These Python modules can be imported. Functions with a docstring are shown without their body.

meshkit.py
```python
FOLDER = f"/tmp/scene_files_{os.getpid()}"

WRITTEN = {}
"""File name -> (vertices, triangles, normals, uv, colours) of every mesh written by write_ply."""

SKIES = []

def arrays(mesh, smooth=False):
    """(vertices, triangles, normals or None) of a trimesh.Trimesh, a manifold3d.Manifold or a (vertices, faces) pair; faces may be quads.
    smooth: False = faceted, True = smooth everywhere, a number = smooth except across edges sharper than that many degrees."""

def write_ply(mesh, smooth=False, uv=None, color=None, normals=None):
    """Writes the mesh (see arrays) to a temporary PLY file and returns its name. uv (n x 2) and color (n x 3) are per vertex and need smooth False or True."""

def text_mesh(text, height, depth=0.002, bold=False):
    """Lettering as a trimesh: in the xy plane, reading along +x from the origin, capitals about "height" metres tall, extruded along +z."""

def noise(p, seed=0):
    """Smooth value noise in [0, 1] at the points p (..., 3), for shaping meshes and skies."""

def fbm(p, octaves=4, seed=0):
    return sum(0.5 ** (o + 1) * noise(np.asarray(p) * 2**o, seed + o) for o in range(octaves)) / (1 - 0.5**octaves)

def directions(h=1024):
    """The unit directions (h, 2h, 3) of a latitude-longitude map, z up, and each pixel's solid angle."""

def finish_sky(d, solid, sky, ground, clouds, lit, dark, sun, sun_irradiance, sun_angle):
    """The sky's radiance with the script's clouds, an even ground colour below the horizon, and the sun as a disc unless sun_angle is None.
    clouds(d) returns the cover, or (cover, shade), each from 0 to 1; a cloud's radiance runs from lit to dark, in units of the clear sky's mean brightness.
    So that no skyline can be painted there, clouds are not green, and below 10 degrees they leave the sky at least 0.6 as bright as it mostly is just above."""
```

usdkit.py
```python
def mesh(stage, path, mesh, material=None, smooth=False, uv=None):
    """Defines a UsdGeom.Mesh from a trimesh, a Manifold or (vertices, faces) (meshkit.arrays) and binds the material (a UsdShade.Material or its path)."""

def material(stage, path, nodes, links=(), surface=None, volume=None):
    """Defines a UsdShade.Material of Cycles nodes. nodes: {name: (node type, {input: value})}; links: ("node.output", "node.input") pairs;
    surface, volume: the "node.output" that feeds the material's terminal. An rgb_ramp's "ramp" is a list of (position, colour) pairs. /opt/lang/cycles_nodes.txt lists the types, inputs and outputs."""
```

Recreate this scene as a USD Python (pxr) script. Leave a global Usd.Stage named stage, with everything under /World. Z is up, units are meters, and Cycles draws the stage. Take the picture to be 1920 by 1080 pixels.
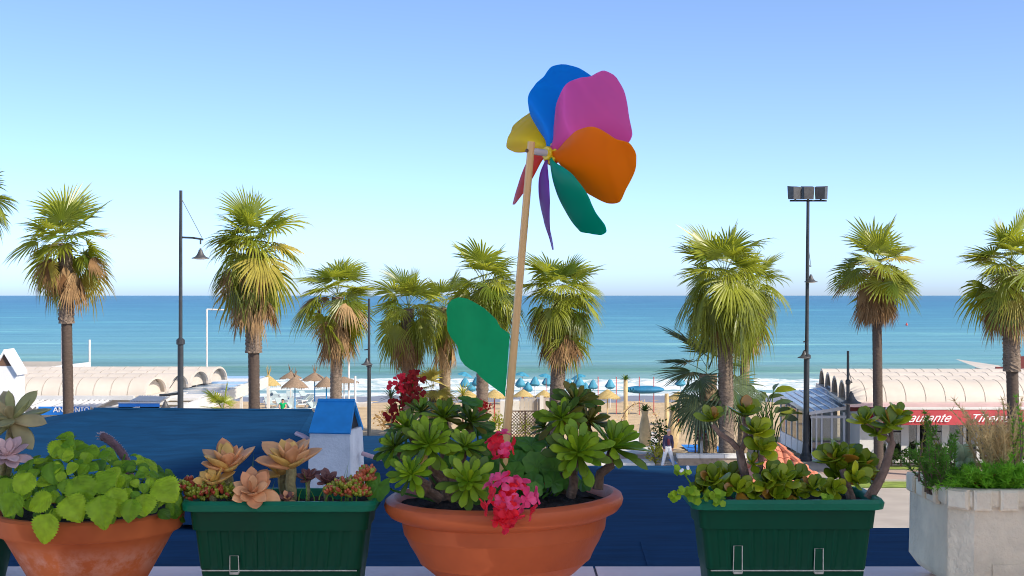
import math, random
import numpy as np, trimesh, manifold3d
import usdkit, meshkit
from pxr import Usd, UsdGeom, UsdLux, UsdShade, Gf, Sdf, Vt
from shapely.geometry import Polygon

stage = Usd.Stage.CreateInMemory()
UsdGeom.SetStageUpAxis(stage, UsdGeom.Tokens.z)
UsdGeom.SetStageMetersPerUnit(stage, 1.0)
UsdGeom.Xform.Define(stage, '/World')
UsdGeom.Scope.Define(stage, '/World/Looks')
rng = random.Random(7)
PI = math.pi

# ------------------------------------------------------------------ camera, sky, sun, exposure
F = 2500.0            # focal length in pixels of the 1920 px wide photograph
CAMZ = 8.0            # eye height over the promenade
HOR = 554.0           # horizon row in the photograph
cam = UsdGeom.Camera.Define(stage, '/World/camera')
cam.CreateHorizontalApertureAttr(36.0)
cam.CreateVerticalApertureAttr(20.25)
cam.CreateFocalLengthAttr(F / 1920 * 36)
cam.CreateVerticalApertureOffsetAttr(14 / 1920 * 36)
cam.CreateClippingRangeAttr(Gf.Vec2f(0.1, 90000))
cam.CreateExposureAttr(1.68)
cam.AddTranslateOp().Set((0, 0, CAMZ))
cam.AddRotateXOp().Set(90.0)

SUN_EL, SUN_AZ = math.radians(40), math.radians(124)    # azimuth clockwise from +y (the sea)
S = np.array([math.cos(SUN_EL) * math.sin(SUN_AZ), math.cos(SUN_EL) * math.cos(SUN_AZ), math.sin(SUN_EL)])
sky_mat = usdkit.material(stage, '/World/Looks/sky', {
    'sky': ('sky_texture', {'sky_type': 'single_scattering', 'sun_disc': False, 'sun_elevation': SUN_EL, 'sun_rotation': SUN_AZ,
                            'altitude': 0.0, 'air_density': 0.4, 'aerosol_density': 0.95, 'ozone_density': 3.0}),
    'hs': ('hsv', {'hue': 0.498, 'saturation': 1.0, 'value': 1.0}),
    'bg': ('background_shader', {'strength': 0.1})}, [('sky.color', 'hs.color'), ('hs.color', 'bg.color')], surface='bg.background')
dome = UsdLux.DomeLight.Define(stage, '/World/sky')
dome.GetPrim().SetCustomDataByKey('kind', 'structure')
dome.GetPrim().SetCustomDataByKey('label', 'clear blue sky paling towards the sea horizon')
UsdShade.MaterialBindingAPI.Apply(dome.GetPrim()).Bind(sky_mat)
sun = UsdLux.DistantLight.Define(stage, '/World/sun')
sun.CreateIntensityAttr(0.5)
sun.CreateAngleAttr(0.55)
sun.CreateColorAttr(Gf.Vec3f(1.0, 0.91, 0.77))
sun.GetPrim().CreateAttribute('inputs:normalize', Sdf.ValueTypeNames.Bool).Set(True)
_z = Gf.Vec3d(*map(float, S)); _q = Gf.Rotation(Gf.Vec3d(0, 0, 1), _z)
sun.AddTransformOp().Set(Gf.Matrix4d(_q, Gf.Vec3d(0, 0, 0)))

# ------------------------------------------------------------------ helpers
def at(px, py, d):
    return np.array([(px - 960) / F * d, d, CAMZ - (py - HOR) / F * d])
def gz(d):
    return 0.0 if d < 68 else -(d - 68) / 60 * 1.75
def gd(py):
    d = CAMZ * F / (py - HOR)
    for _ in range(12):
        d = (CAMZ - gz(d)) * F / (py - HOR)
    return d
def unit(v):
    v = np.asarray(v, float); return v / (np.linalg.norm(v) + 1e-12)
def lin(r, g, b):
    f = lambda c: (c / 12.92 if c <= 0.04045 else ((c + 0.055) / 1.055) ** 2.4)
    return tuple(f(x / 255) for x in (r, g, b))

class MB:
    def __init__(self): self.v, self.f, self.n = [], [], 0
    def add(self, v, f=None):
        if f is None:
            if hasattr(v, 'v'):
                v, f = v.arr()
            else: v, f = np.asarray(v.vertices), np.asarray(v.faces)
        v = np.asarray(v, float); f = np.asarray(f, int)
        if f.shape[1] == 4: f = np.vstack([f[:, [0, 1, 2]], f[:, [0, 2, 3]]])
        self.v.append(v); self.f.append(f + self.n); self.n += len(v); return self
    def arr(self): return np.vstack(self.v), np.vstack(self.f)
    def box(self, c, s, rz=0.0):
        v = np.array([[x, y, z] for x in (-.5, .5) for y in (-.5, .5) for z in (-.5, .5)]) * np.asarray(s, float)
        ca, sa = math.cos(rz), math.sin(rz)
        v = np.c_[v[:, 0] * ca - v[:, 1] * sa, v[:, 0] * sa + v[:, 1] * ca, v[:, 2]] + np.asarray(c, float)
        return self.add(v, [[0, 1, 3, 2], [4, 6, 7, 5], [0, 4, 5, 1], [2, 3, 7, 6], [0, 2, 6, 4], [1, 5, 7, 3]])
    def span(self, a, b):
        a, b = np.minimum(a, b), np.maximum(a, b); return self.box((np.array(a) + b) / 2, np.array(b) - a)
    def tube(self, pts, r, sides=8, caps=True):
        p = np.asarray(pts, float); n = len(p); r = np.broadcast_to(np.asarray(r, float), (n,))
        t = np.gradient(p, axis=0) if n > 2 else np.repeat([p[1] - p[0]], 2, 0)
        t /= np.linalg.norm(t, axis=1, keepdims=True) + 1e-12
        ref = np.array([0, 0, 1.0]) if abs(t[0][2]) < .9 else np.array([1.0, 0, 0])
        a = np.cross(t, ref); a /= np.linalg.norm(a, axis=1, keepdims=True) + 1e-12
        b = np.cross(t, a); ang = np.arange(sides) * 2 * PI / sides
        v = p[:, None] + r[:, None, None] * (np.cos(ang)[None, :, None] * a[:, None] + np.sin(ang)[None, :, None] * b[:, None])
        i, j = np.meshgrid(np.arange(n - 1), np.arange(sides), indexing='ij')
        q = np.stack([i * sides + j, i * sides + (j + 1) % sides, (i + 1) * sides + (j + 1) % sides, (i + 1) * sides + j], -1).reshape(-1, 4)
        f = np.vstack([q[:, [0, 1, 2]], q[:, [0, 2, 3]]]); v = v.reshape(-1, 3)
        if caps:
            k = len(v); v = np.vstack([v, p[0], p[-1]]); L = (n - 1) * sides
            f = np.vstack([f, [[k, (j + 1) % sides, j] for j in range(sides)], [[k + 1, L + j, L + (j + 1) % sides] for j in range(sides)]])
        return self.add(v, f)
    def lathe(self, prof, c=(0, 0, 0), n=40, squash=None, tilt=0.0):
        v = []
        for r, z in prof:
            for j in range(n):
                a = 2 * PI * j / n; v.append((r * math.cos(a), r * math.sin(a), z))
        v = np.array(v); m = len(prof)
        i, j = np.meshgrid(np.arange(m - 1), np.arange(n), indexing='ij')
        q = np.stack([i * n + j, i * n + (j + 1) % n, (i + 1) * n + (j + 1) % n, (i + 1) * n + j], -1).reshape(-1, 4)
        if squash is not None: v = v * np.asarray(squash)
        if tilt: v = np.c_[v[:, 0] * math.cos(tilt) - v[:, 2] * math.sin(tilt), v[:, 1], v[:, 0] * math.sin(tilt) + v[:, 2] * math.cos(tilt)]
        return self.add(v + np.asarray(c, float), q)
    def grid(self, P, flip=False):
        P = np.asarray(P, float); m, n = P.shape[:2]
        i, j = np.meshgrid(np.arange(m - 1), np.arange(n - 1), indexing='ij')
        q = np.stack([i * n + j, i * n + j + 1, (i + 1) * n + j + 1, (i + 1) * n + j], -1).reshape(-1, 4)
        return self.add(P.reshape(-1, 3), q[:, ::-1] if flip else q)
    def ball(self, c, s, sub=1):
        m = trimesh.creation.icosphere(subdivisions=sub); return self.add(m.vertices * np.asarray(s, float) + np.asarray(c, float), m.faces)
    def prism(self, poly, frame, depth):
        """poly in the plane (ex, ey) of frame (origin, ex, ey, ez), extruded along ez"""
        o, ex, ey, ez = [np.asarray(x, float) for x in frame]
        m = trimesh.creation.extrude_polygon(Polygon(poly) if not isinstance(poly, Polygon) else poly, depth, engine='earcut')
        v = np.asarray(m.vertices); return self.add(o + v[:, :1] * ex + v[:, 1:2] * ey + v[:, 2:] * ez, m.faces)

used, LOC = {}, {}
def numbered(path):
    k = used.get(path, 0); used[path] = k + 1
    return path if k == 0 else f'{path}_{k:03d}'
def keys(prim, **kw):
    for k, v in kw.items():
        if v: prim.SetCustomDataByKey(k, v)
def thing(name, label=None, cat=None, loc=(0, 0, 0), group=None, kind=None):
    path = numbered('/World/' + name)
    x = UsdGeom.Xform.Define(stage, path); x.AddTranslateOp().Set(Gf.Vec3d(*map(float, loc)))
    keys(x.GetPrim(), label=label, category=cat, group=group, kind=kind)
    LOC[path] = np.asarray(loc, float); return path
def part(name, mesh, m, parent, smooth=False, label=None, kind=None):
    path = numbered(parent + '/' + name); loc = LOC[parent]; LOC[path] = loc
    v, f = mesh.arr() if hasattr(mesh, 'arr') else (mesh if isinstance(mesh, tuple) else (np.asarray(mesh.vertices), np.asarray(mesh.faces)))
    pr = usdkit.mesh(stage, path, trimesh.Trimesh(np.asarray(v) - loc, f, process=False), m, smooth=smooth)
    keys(pr.GetPrim(), label=label, kind=kind); return path
def group_part(name, parent, label=None):
    path = numbered(parent + '/' + name); x = UsdGeom.Xform.Define(stage, path); LOC[path] = LOC[parent]
    keys(x.GetPrim(), label=label); return path
def solo(name, mesh, m, label=None, cat=None, smooth=False, group=None, kind=None):
    path = numbered('/World/' + name); LOC[path] = np.zeros(3)
    v, f = mesh.arr() if hasattr(mesh, 'arr') else mesh
    pr = usdkit.mesh(stage, path, trimesh.Trimesh(v, f, process=False), m, smooth=smooth)
    keys(pr.GetPrim(), label=label, category=cat, group=group, kind=kind); return path
def copy_of(src, name, loc, rz=0.0, label=None, cat=None, group=None, scale=1.0):
    path = numbered('/World/' + name)
    x = UsdGeom.Xform.Define(stage, path)
    x.GetPrim().GetReferences().AddInternalReference(src)
    x.ClearXformOpOrder()
    t = x.GetPrim().GetAttribute('xformOp:translate')
    x.AddTranslateOp(opSuffix='place').Set(Gf.Vec3d(*map(float, loc)))
    if rz: x.AddRotateZOp(opSuffix='turn').Set(math.degrees(rz))
    if scale != 1: x.AddScaleOp(opSuffix='size').Set(Gf.Vec3f(scale, scale, scale))
    x.GetPrim().SetInstanceable(True)
    keys(x.GetPrim(), label=label, category=cat, group=group); return path

# ------------------------------------------------------------------ materials
MATS = {}
def mat(name, col, rough=.6, var=.15, scale=6., bump=0., bscale=None, metal=0., spec=.5, stretch=None, detail=4, dist=.01, col2=None, coat=0., rvar=None, obj=False):
    c = np.array(col); lo = np.array(col2) if col2 is not None else c * (1 - var); hi = np.clip(c * (1 + var), 0, .95) if col2 is None else c
    nd = {'g': ('geometry', {}), 'mp': ('mapping', {'scale': stretch or (1, 1, 1)}),
          'n': ('noise_texture', {'scale': scale, 'detail': detail, 'roughness': .6}),
          'r': ('rgb_ramp', {'ramp': [(.3, tuple(lo)), (.7, tuple(hi))]}),
          'p': ('principled_bsdf', {'roughness': rough, 'metallic': metal, 'specular_ior_level': spec, 'coat_weight': coat, 'coat_roughness': .15})}
    ln = [('g.position', 'mp.vector'), ('mp.vector', 'n.vector'), ('n.fac', 'r.fac'), ('r.color', 'p.base_color')]
    if rvar:
        nd['rr'] = ('map_range', {'from_min': .3, 'from_max': .7, 'to_min': rvar[0], 'to_max': rvar[1]}); ln += [('n.fac', 'rr.value'), ('rr.result', 'p.roughness')]
    if bump:
        nd['bn'] = ('noise_texture', {'scale': bscale or scale * 4, 'detail': 5, 'roughness': .65})
        nd['b'] = ('bump', {'strength': bump, 'distance': dist})
        ln += [('mp.vector', 'bn.vector'), ('bn.fac', 'b.height'), ('b.normal', 'p.normal')]
    MATS[name] = usdkit.material(stage, '/World/Looks/' + name, nd, ln, surface='p.BSDF'); return MATS[name]
def leafmat(name, a, b, trans=.3, rough=.4, scale=40., spec=.4, tcol=None, bump=.15, edge=None, coat=0.):
    """colour varies from leaf to leaf (object random) between a and b, with fine mottling"""
    a, b = np.array(a), np.array(b)
    tc = np.array(tcol) if tcol is not None else np.clip((a + b) / 2 * np.array([1.5, 1.5, .8]), 0, .9)
    nd = {'o': ('object_info', {}), 'g': ('geometry', {}), 'n': ('noise_texture', {'scale': scale, 'detail': 3}),
          'r': ('rgb_ramp', {'ramp': [(0., tuple(a)), (1., tuple(b))]}),
          'rn': ('rgb_ramp', {'ramp': [(.3, (.72, .72, .72)), (.7, (1.2, 1.2, 1.15))]}),
          'm': ('mix_color', {'blend_type': 'multiply', 'fac': 1.0, 'use_clamp': False}),
          'b': ('bump', {'strength': bump, 'distance': .002}),
          'p': ('principled_bsdf', {'roughness': rough, 'specular_ior_level': spec, 'coat_weight': coat, 'coat_roughness': .3}),
          't': ('translucent_bsdf', {'color': tuple(tc)}), 'x': ('mix_closure', {'fac': trans})}
    ln = [('o.random', 'r.fac'), ('g.position', 'n.vector'), ('n.fac', 'rn.fac'), ('r.color', 'm.a'), ('rn.color', 'm.b'), ('m.result', 'p.base_color'),
          ('n.fac', 'b.height'), ('b.normal', 'p.normal'), ('p.BSDF', 'x.closure1'), ('t.BSDF', 'x.closure2')]
    MATS[name] = usdkit.material(stage, '/World/Looks/' + name, nd, ln, surface='x.closure'); return MATS[name]

white = mat('white_paint', (.62, .60, .56), .55, .06, 1.5, .1, 12)
offwhite = mat('weathered_shaded_white', (.42, .38, .33), .7, .1, .9, .2, 10)
roofw = mat('roof_membrane', (.52, .46, .395), .65, .09, .6, .1, 6)
roofw2 = mat('roof_membrane_bright', (.52, .46, .40), .65, .07, .7, .1, 6)
dark_iron = mat('dark_iron', (.022, .026, .03), .45, .3, 4, .1, 30)
bell_mat = mat('bell_metal', (.05, .05, .052), .5, .3, 8, .1, 30)
lampglass = mat('frosted_glass', (.62, .62, .58), .25, .05, 8)
trunk_dark = mat('palm_trunk_smooth', (.065, .045, .034), .9, .35, 9, .6, 30, stretch=(1, 1, 3))
trunk_boot = mat('palm_trunk_fibre', (.16, .12, .09), .95, .5, 9, .8, 26, stretch=(1, 1, 2))
trunk_tan = mat('palm_trunk_tan', (.23, .17, .105), .95, .4, 7, .8, 26, stretch=(1, 1, 2))
frond_a = leafmat('palm_frond', (.045, .085, .010), (.30, .32, .035), .38, .36, 3., .5, (.50, .54, .035), .1)
frond_y = leafmat('palm_frond_yellow', (.30, .26, .04), (.42, .34, .06), .3, .5, 3., .4, (.6, .48, .08), .1)
frond_d = leafmat('palm_frond_dead', (.15, .075, .032), (.36, .235, .12), .15, .8, 3., .2, (.4, .26, .13), .1)
frond_b = leafmat('palm_frond_blue', (.04, .075, .03), (.085, .12, .05), .25, .4, 3., .5, (.14, .2, .06), .1)
sand = mat('sand', (.44, .325, .19), .95, .16, .5, .9, 2.2, detail=9, dist=.12)
pave = mat('paving', (.33, .29, .25), .85, .1, .7, .2, 9)
pavepink = mat('paving_pink', (.36, .26, .215), .85, .1, .7, .2, 9)
grassm = mat('lawn', (.16, .22, .03), .9, .4, 2, .8, 14)
blue_roof = mat('blue_tarp', (.003, .033, .088), .9, .25, 5., .35, 55, stretch=(.45, 2.2, 1), spec=.10, detail=7, dist=.006)
bluepaint = mat('blue_paint', (.012, .24, .56), .7, .12, 12, .15, 60)
bluesign = mat('blue_sign', (.005, .17, .60), .5, .1, 3)
letter = mat('white_letters', (.82, .82, .8), .5, .02, 5)
chim = mat('chimney_render', (.84, .82, .79), .9, .18, 7, .5, 60, col2=(.60, .59, .58), detail=7)
chimw = mat('chimney_white', (.82, .81, .79), .7, .05, 9, .3, 60)
darkin = mat('dark_interior', (.012, .012, .014), .8, .2, 3)
pinkrope = mat('pink_rod', (.55, .36, .38), .6, .1, 30)
tilew = mat('ledge_tile', (.86, .62, .54), .45, .08, 6, .15, 60, detail=6)
grout = mat('grout', (.12, .12, .14), .9, .2, 20)
wallm = mat('facade_render', (.62, .58, .52), .85, .08, 1, .2, 8)
terra = mat('terracotta_plastic', (.56, .118, .030), .5, .08, 7, .10, 110, spec=.3, col2=(.42, .082, .022), detail=8, rvar=(.36, .6))
terra_old = mat('terracotta_clay', (.40, .115, .04), .8, .12, 14, .3, 80, col2=(.26, .07, .028), detail=7)
soil = mat('potting_soil', (.020, .013, .009), .95, .5, 60, 1., 120)
greenpot = mat('green_plastic', (.0006, .062, .026), .5, .12, 5, .06, 60, spec=.14, col2=(.003, .046, .021), detail=9, rvar=(.35, .6))
greenrim = mat('green_plastic_rim', (.002, .13, .062), .4, .12, 9, .05, 60, spec=.3)
scrape = mat('scraped_plastic', (.45, .42, .33), .7, .3, 60)
concrete = mat('cast_concrete', (.76, .635, .43), .92, .2, 9, .8, 70, detail=9, dist=.006)
stickm = mat('wood_stick', (.66, .40, .15), .5, .12, 8, .15, 40, stretch=(1, 1, .1))
leaffoam = mat('green_foam', (.0, .30, .095), .6, .10, 14, .06, 150, spec=.2)
redm = mat('red_awning', (.28, .008, .016), .6, .1, 1.5, .1, 20)
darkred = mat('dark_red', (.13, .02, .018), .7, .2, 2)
pinkfascia = mat('pink_fascia', (.60, .42, .40), .6, .06, 1)
alu = mat('white_aluminium', (.5, .5, .5), .4, .05, 2)
glassd = None
tilered = mat('roof_tile_red', (.44, .15, .085), .75, .22, 5, .3, 25)
straw = mat('straw_thatch', (.36, .265, .10), .95, .3, 5, .9, 18, stretch=(3, 3, 1))
straw_d = mat('old_thatch', (.21, .145, .095), .95, .35, 5, .9, 18, stretch=(3, 3, 1))
tealcloth = mat('turquoise_cloth', (.03, .20, .30), .7, .15, 3)
tealdark = mat('blue_cloth', (.010, .14, .27), .7, .2, 2)
redpole = mat('red_pole', (.45, .06, .05), .6, .2, 3)
bamboo = mat('bamboo', (.55, .40, .20), .6, .2, 3)
woodbrown = mat('brown_wood', (.16, .09, .055), .8, .3, 4, .3, 20)
stonewall = mat('stone_wall_face', (.30, .225, .16), .95, .3, 3, .8, 12)
loungefab = mat('lounger_fabric', (.30, .36, .36), .8, .2, 2)
skin = mat('skin', (.48, .25, .17), .55, .08, 20)
navy = mat('navy_cloth', (.035, .03, .075), .85, .3, 10)
maroon = mat('maroon_cloth', (.13, .02, .035), .85, .3, 10)
trouser = mat('white_cloth', (.74, .74, .74), .85, .05, 10)
hairm = mat('grey_hair', (.42, .38, .34), .8, .2, 20)
shoe = mat('brown_shoes', (.12, .07, .05), .6, .2, 20)
bark = mat('succulent_bark', (.17, .105, .065), .85, .35, 60, .6, 160)
jbark = mat('jade_bark', (.20, .125, .085), .8, .35, 60, .5, 160)
ghoststem = mat('ghost_plant_stem', (.26, .22, .09), .75, .4, 90, .5, 200)
aeo = leafmat('aeonium_leaf', (.115, .23, .006), (.29, .42, .012), .15, .42, 30., .3, (.24, .42, .04), .08)
aeod = leafmat('aeonium_dark_leaf', (.055, .11, .005), (.14, .21, .008), .1, .42, 30., .3, (.13, .2, .03), .08)
aeobronze = leafmat('aeonium_bronze_leaf', (.11, .11, .008), (.19, .15, .012), .08, .42, 30., .3, (.18, .16, .03), .08)
gerleaf = leafmat('geranium_leaf', (.04, .15, .012), (.10, .25, .02), .25, .5, 60., .35, (.15, .34, .03), .3)
mint = leafmat('mint_leaf', (.11, .25, .005), (.34, .50, .014), .25, .5, 70., .3, (.45, .65, .04), .5)
mintd = leafmat('mint_dark_leaf', (.045, .13, .006), (.13, .26, .010), .2, .5, 70., .3, (.2, .4, .03), .5)
jade = leafmat('jade_leaf', (.12, .20, .005), (.28, .33, .010), .1, .34, 40., .4, (.2, .3, .03), .05)
jadey = leafmat('jade_yellow_leaf', (.40, .46, .012), (.55, .55, .02), .12, .28, 40., .55, (.4, .45, .03), .05)
jader = leafmat('jade_red_leaf', (.32, .15, .015), (.42, .20, .02), .1, .3, 40., .55, (.3, .15, .03), .05)
ghost = leafmat('ghost_leaf', (.70, .30, .13), (.82, .44, .2), .12, .45, 30., .35, (.6, .3, .12), .05)
ghosty = leafmat('ghost_leaf_yellow', (.68, .42, .10), (.80, .48, .14), .12, .45, 30., .35, (.6, .4, .12), .05)
purple_s = leafmat('dark_rosette_leaf', (.14, .055, .055), (.2, .09, .075), .08, .45, 30., .4, (.25, .1, .08), .05)
lilac = leafmat('lilac_leaf', (.55, .36, .36), (.66, .45, .43), .08, .5, 30., .35, (.4, .25, .25), .05)
greyg = leafmat('greygreen_leaf', (.30, .31, .12), (.44, .34, .18), .08, .5, 30., .35, (.3, .3, .12), .05)
cact = leafmat('cactus_pad', (.36, .45, .25), (.46, .53, .31), .05, .6, 60., .3, (.3, .36, .2), .1)
beang = leafmat('bean_leaf_green', (.25, .30, .03), (.35, .36, .04), .1, .3, 60., .5)
beanr = leafmat('bean_leaf_red', (.40, .06, .03), (.50, .12, .05), .1, .3, 60., .5)
blade = leafmat('grass_blade', (.12, .26, .03), (.2, .36, .05), .3, .5, 30., .3)
fern = leafmat('fern_foliage', (.08, .21, .02), (.14, .30, .03), .3, .5, 12., .3, (.2, .4, .05))
ferngrass = leafmat('bright_grass', (.12, .36, .012), (.2, .46, .02), .3, .5, 12., .3, (.3, .55, .05))
drytwig = mat('dry_twigs', (.62, .42, .17), .9, .4, 25)
petr = leafmat('petal_red', (.85, .012, .015), (.92, .035, .07), .3, .5, 50., .3, (.95, .05, .12))
petp = leafmat('petal_pink', (.85, .035, .14), (.92, .12, .28), .3, .5, 50., .3, (.95, .12, .35))
petdark = leafmat('petal_faded', (.22, .012, .010), (.36, .022, .016), .2, .7, 50., .2, (.4, .02, .04))
hedge = leafmat('hedge_leaf', (.04, .1, .02), (.09, .16, .03), .25, .5, 3., .3)
hedgey = leafmat('yellow_bush_leaf', (.25, .27, .04), (.38, .34, .05), .3, .5, 3., .3)
stalkm = mat('purple_stalk', (.16, .085, .09), .8, .3, 90, .5, 120)

def glass_mat(name, tint, rough=.03, base=.12, behind=None):
    nd = {'fr': ('fresnel', {'IOR': 1.45}), 't': ('transparent_bsdf', {'color': tint}), 'g': ('glossy_bsdf', {'color': (.9, .92, .95), 'roughness': rough}),
          'a': ('math', {'math_type': 'add', 'value2': base, 'use_clamp': True}), 'x': ('mix_closure', {})}
    return usdkit.material(stage, '/World/Looks/' + name, nd, [('fr.fac', 'a.value1'), ('a.value', 'x.fac'), ('t.BSDF', 'x.closure1'), ('g.BSDF', 'x.closure2')], surface='x.closure')
pane_m = glass_mat('window_glass', (.75, .8, .82), base=.1)
roofglass = mat('roof_glazing', (.22, .30, .40), .22, .2, 1.2, .05, 6, spec=.6)
pavw = mat('pavilion_white', (.86, .83, .82), .45, .04, 2)

# ------------------------------------------------------------------ setting: ground, sand, sea
def sheet(name, x0, x1, y0, y1, z, m, label=None, nx=2, ny=2, zf=None, kind='structure'):
    X, Y = np.meshgrid(np.linspace(x0, x1, nx), np.linspace(y0, y1, ny), indexing='xy')
    Z = np.full_like(X, z) if zf is None else zf(X, Y)
    return solo(name, MB().grid(np.stack([X, Y, Z], -1)), m, label=label, kind=kind, smooth=zf is not None)

sheet('promenade', -400, 400, -40, 67.0, 0.0, pave, 'pale paved promenade between the buildings and the beach')
def sandz(X, Y):
    base = np.where(Y < 68, 0.012, 0.012 - (Y - 68) / 60 * 1.75)
    n = meshkit.fbm(np.stack([X * .9, Y * .9, 0 * X], -1), 4, 3) - .5
    return base + n * .22 * np.clip((Y - 67) / 3, 0, 1)
sheet('beach', -140, 140, 66.6, 150, 0, sand, 'tan beach sand full of footprints', 400, 170, sandz)
sheet('far_ground', -3000, 3000, -600, 118, -2.4, sand, 'land continuing along the shore')

# sea: base colour follows the depth (turquoise shallows, deeper blue further out)
sea_nodes = {
    'g': ('geometry', {}), 's': ('separate_xyz', {}),
    'lg': ('math', {'math_type': 'logarithm', 'value2': 10.}), 'mr': ('map_range', {'from_min': 2.05, 'from_max': 3.6, 'to_min': 0, 'to_max': 1, 'clamp': True}),
    'm1': ('mapping', {'scale': (.006, .03, 1)}), 'n1': ('noise_texture', {'scale': 1., 'detail': 6, 'roughness': .65}),
    'sc': ('map_range', {'from_min': .3, 'from_max': .7, 'to_min': -.05, 'to_max': .05, 'clamp': True}), 'ad': ('math', {'math_type': 'add'}),
    'r': ('rgb_ramp', {'ramp': [(0., (.24, .32, .29)), (.05, (.19, .31, .31)), (.09, (.13, .26, .24)), (.118, (.085, .20, .165)), (.15, (.13, .29, .29)), (.24, (.095, .27, .31)), (.42, (.055, .215, .29)), (.62, (.035, .17, .265)), (.85, (.03, .145, .25)), (1., (.04, .15, .25))]}),
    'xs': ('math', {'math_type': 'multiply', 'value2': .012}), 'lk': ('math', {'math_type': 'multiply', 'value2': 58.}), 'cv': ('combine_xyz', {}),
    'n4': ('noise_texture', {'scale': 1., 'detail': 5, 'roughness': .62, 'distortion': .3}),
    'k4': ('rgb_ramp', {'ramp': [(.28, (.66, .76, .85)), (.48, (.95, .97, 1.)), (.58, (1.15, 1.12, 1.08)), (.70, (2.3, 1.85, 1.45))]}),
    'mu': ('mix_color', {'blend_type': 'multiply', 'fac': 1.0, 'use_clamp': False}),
    'm2': ('mapping', {'scale': (.22, .9, 1)}), 'n2': ('noise_texture', {'scale': 1., 'detail': 6, 'roughness': .6}),
    'b': ('bump', {'strength': .6, 'distance': .5}),
    'p': ('principled_bsdf', {'roughness': .38, 'specular_ior_level': .28})}
sea_m = usdkit.material(stage, '/World/Looks/sea', sea_nodes, [
    ('g.position', 's.vector'), ('s.y', 'lg.value1'), ('lg.value', 'mr.value'), ('g.position', 'm1.vector'), ('m1.vector', 'n1.vector'), ('n1.fac', 'sc.value'),
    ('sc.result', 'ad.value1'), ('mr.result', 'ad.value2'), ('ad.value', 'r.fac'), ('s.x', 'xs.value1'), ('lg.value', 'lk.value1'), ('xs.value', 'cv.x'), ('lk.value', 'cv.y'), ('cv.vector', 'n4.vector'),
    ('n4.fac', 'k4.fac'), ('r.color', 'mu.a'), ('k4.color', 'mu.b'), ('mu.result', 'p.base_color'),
    ('g.position', 'm2.vector'), ('m2.vector', 'n2.vector'), ('n2.fac', 'b.height'), ('b.normal', 'p.normal')], surface='p.BSDF')
ys = np.concatenate([np.arange(119, 260, .9), np.geomspace(260, 900, 130), np.geomspace(910, 60000, 60)])
xs = np.concatenate([-np.geomspace(60000, 110, 24), np.linspace(-100, 100, 110), np.geomspace(110, 60000, 24)])
X, Y = np.meshgrid(xs, ys)
def swell(X, Y):
    wob = 5 * (meshkit.fbm(np.stack([X * .02, Y * .0, 0 * X], -1), 3, 5) - .5)
    z = 0.75 * np.exp(-((Y - 168 - wob) / 5.0) ** 2) + .35 * np.exp(-((Y - 206 - 1.6 * wob) / 7) ** 2) + .25 * np.exp(-((Y - 250 + wob) / 8) ** 2)
    amp = np.clip((Y - 122) / 20, 0, 1) * np.clip(1.4 - Y / 900, 0, 1)
    z += amp * .35 * (meshkit.fbm(np.stack([X * .03, Y * .16, 0 * X], -1), 3, 8) - .5)
    return -1.5 + z
solo('sea', MB().grid(np.stack([X, Y, swell(X, Y)], -1)), sea_m, 'calm blue sea, turquoise near the shore', kind='structure', smooth=True)
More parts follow.
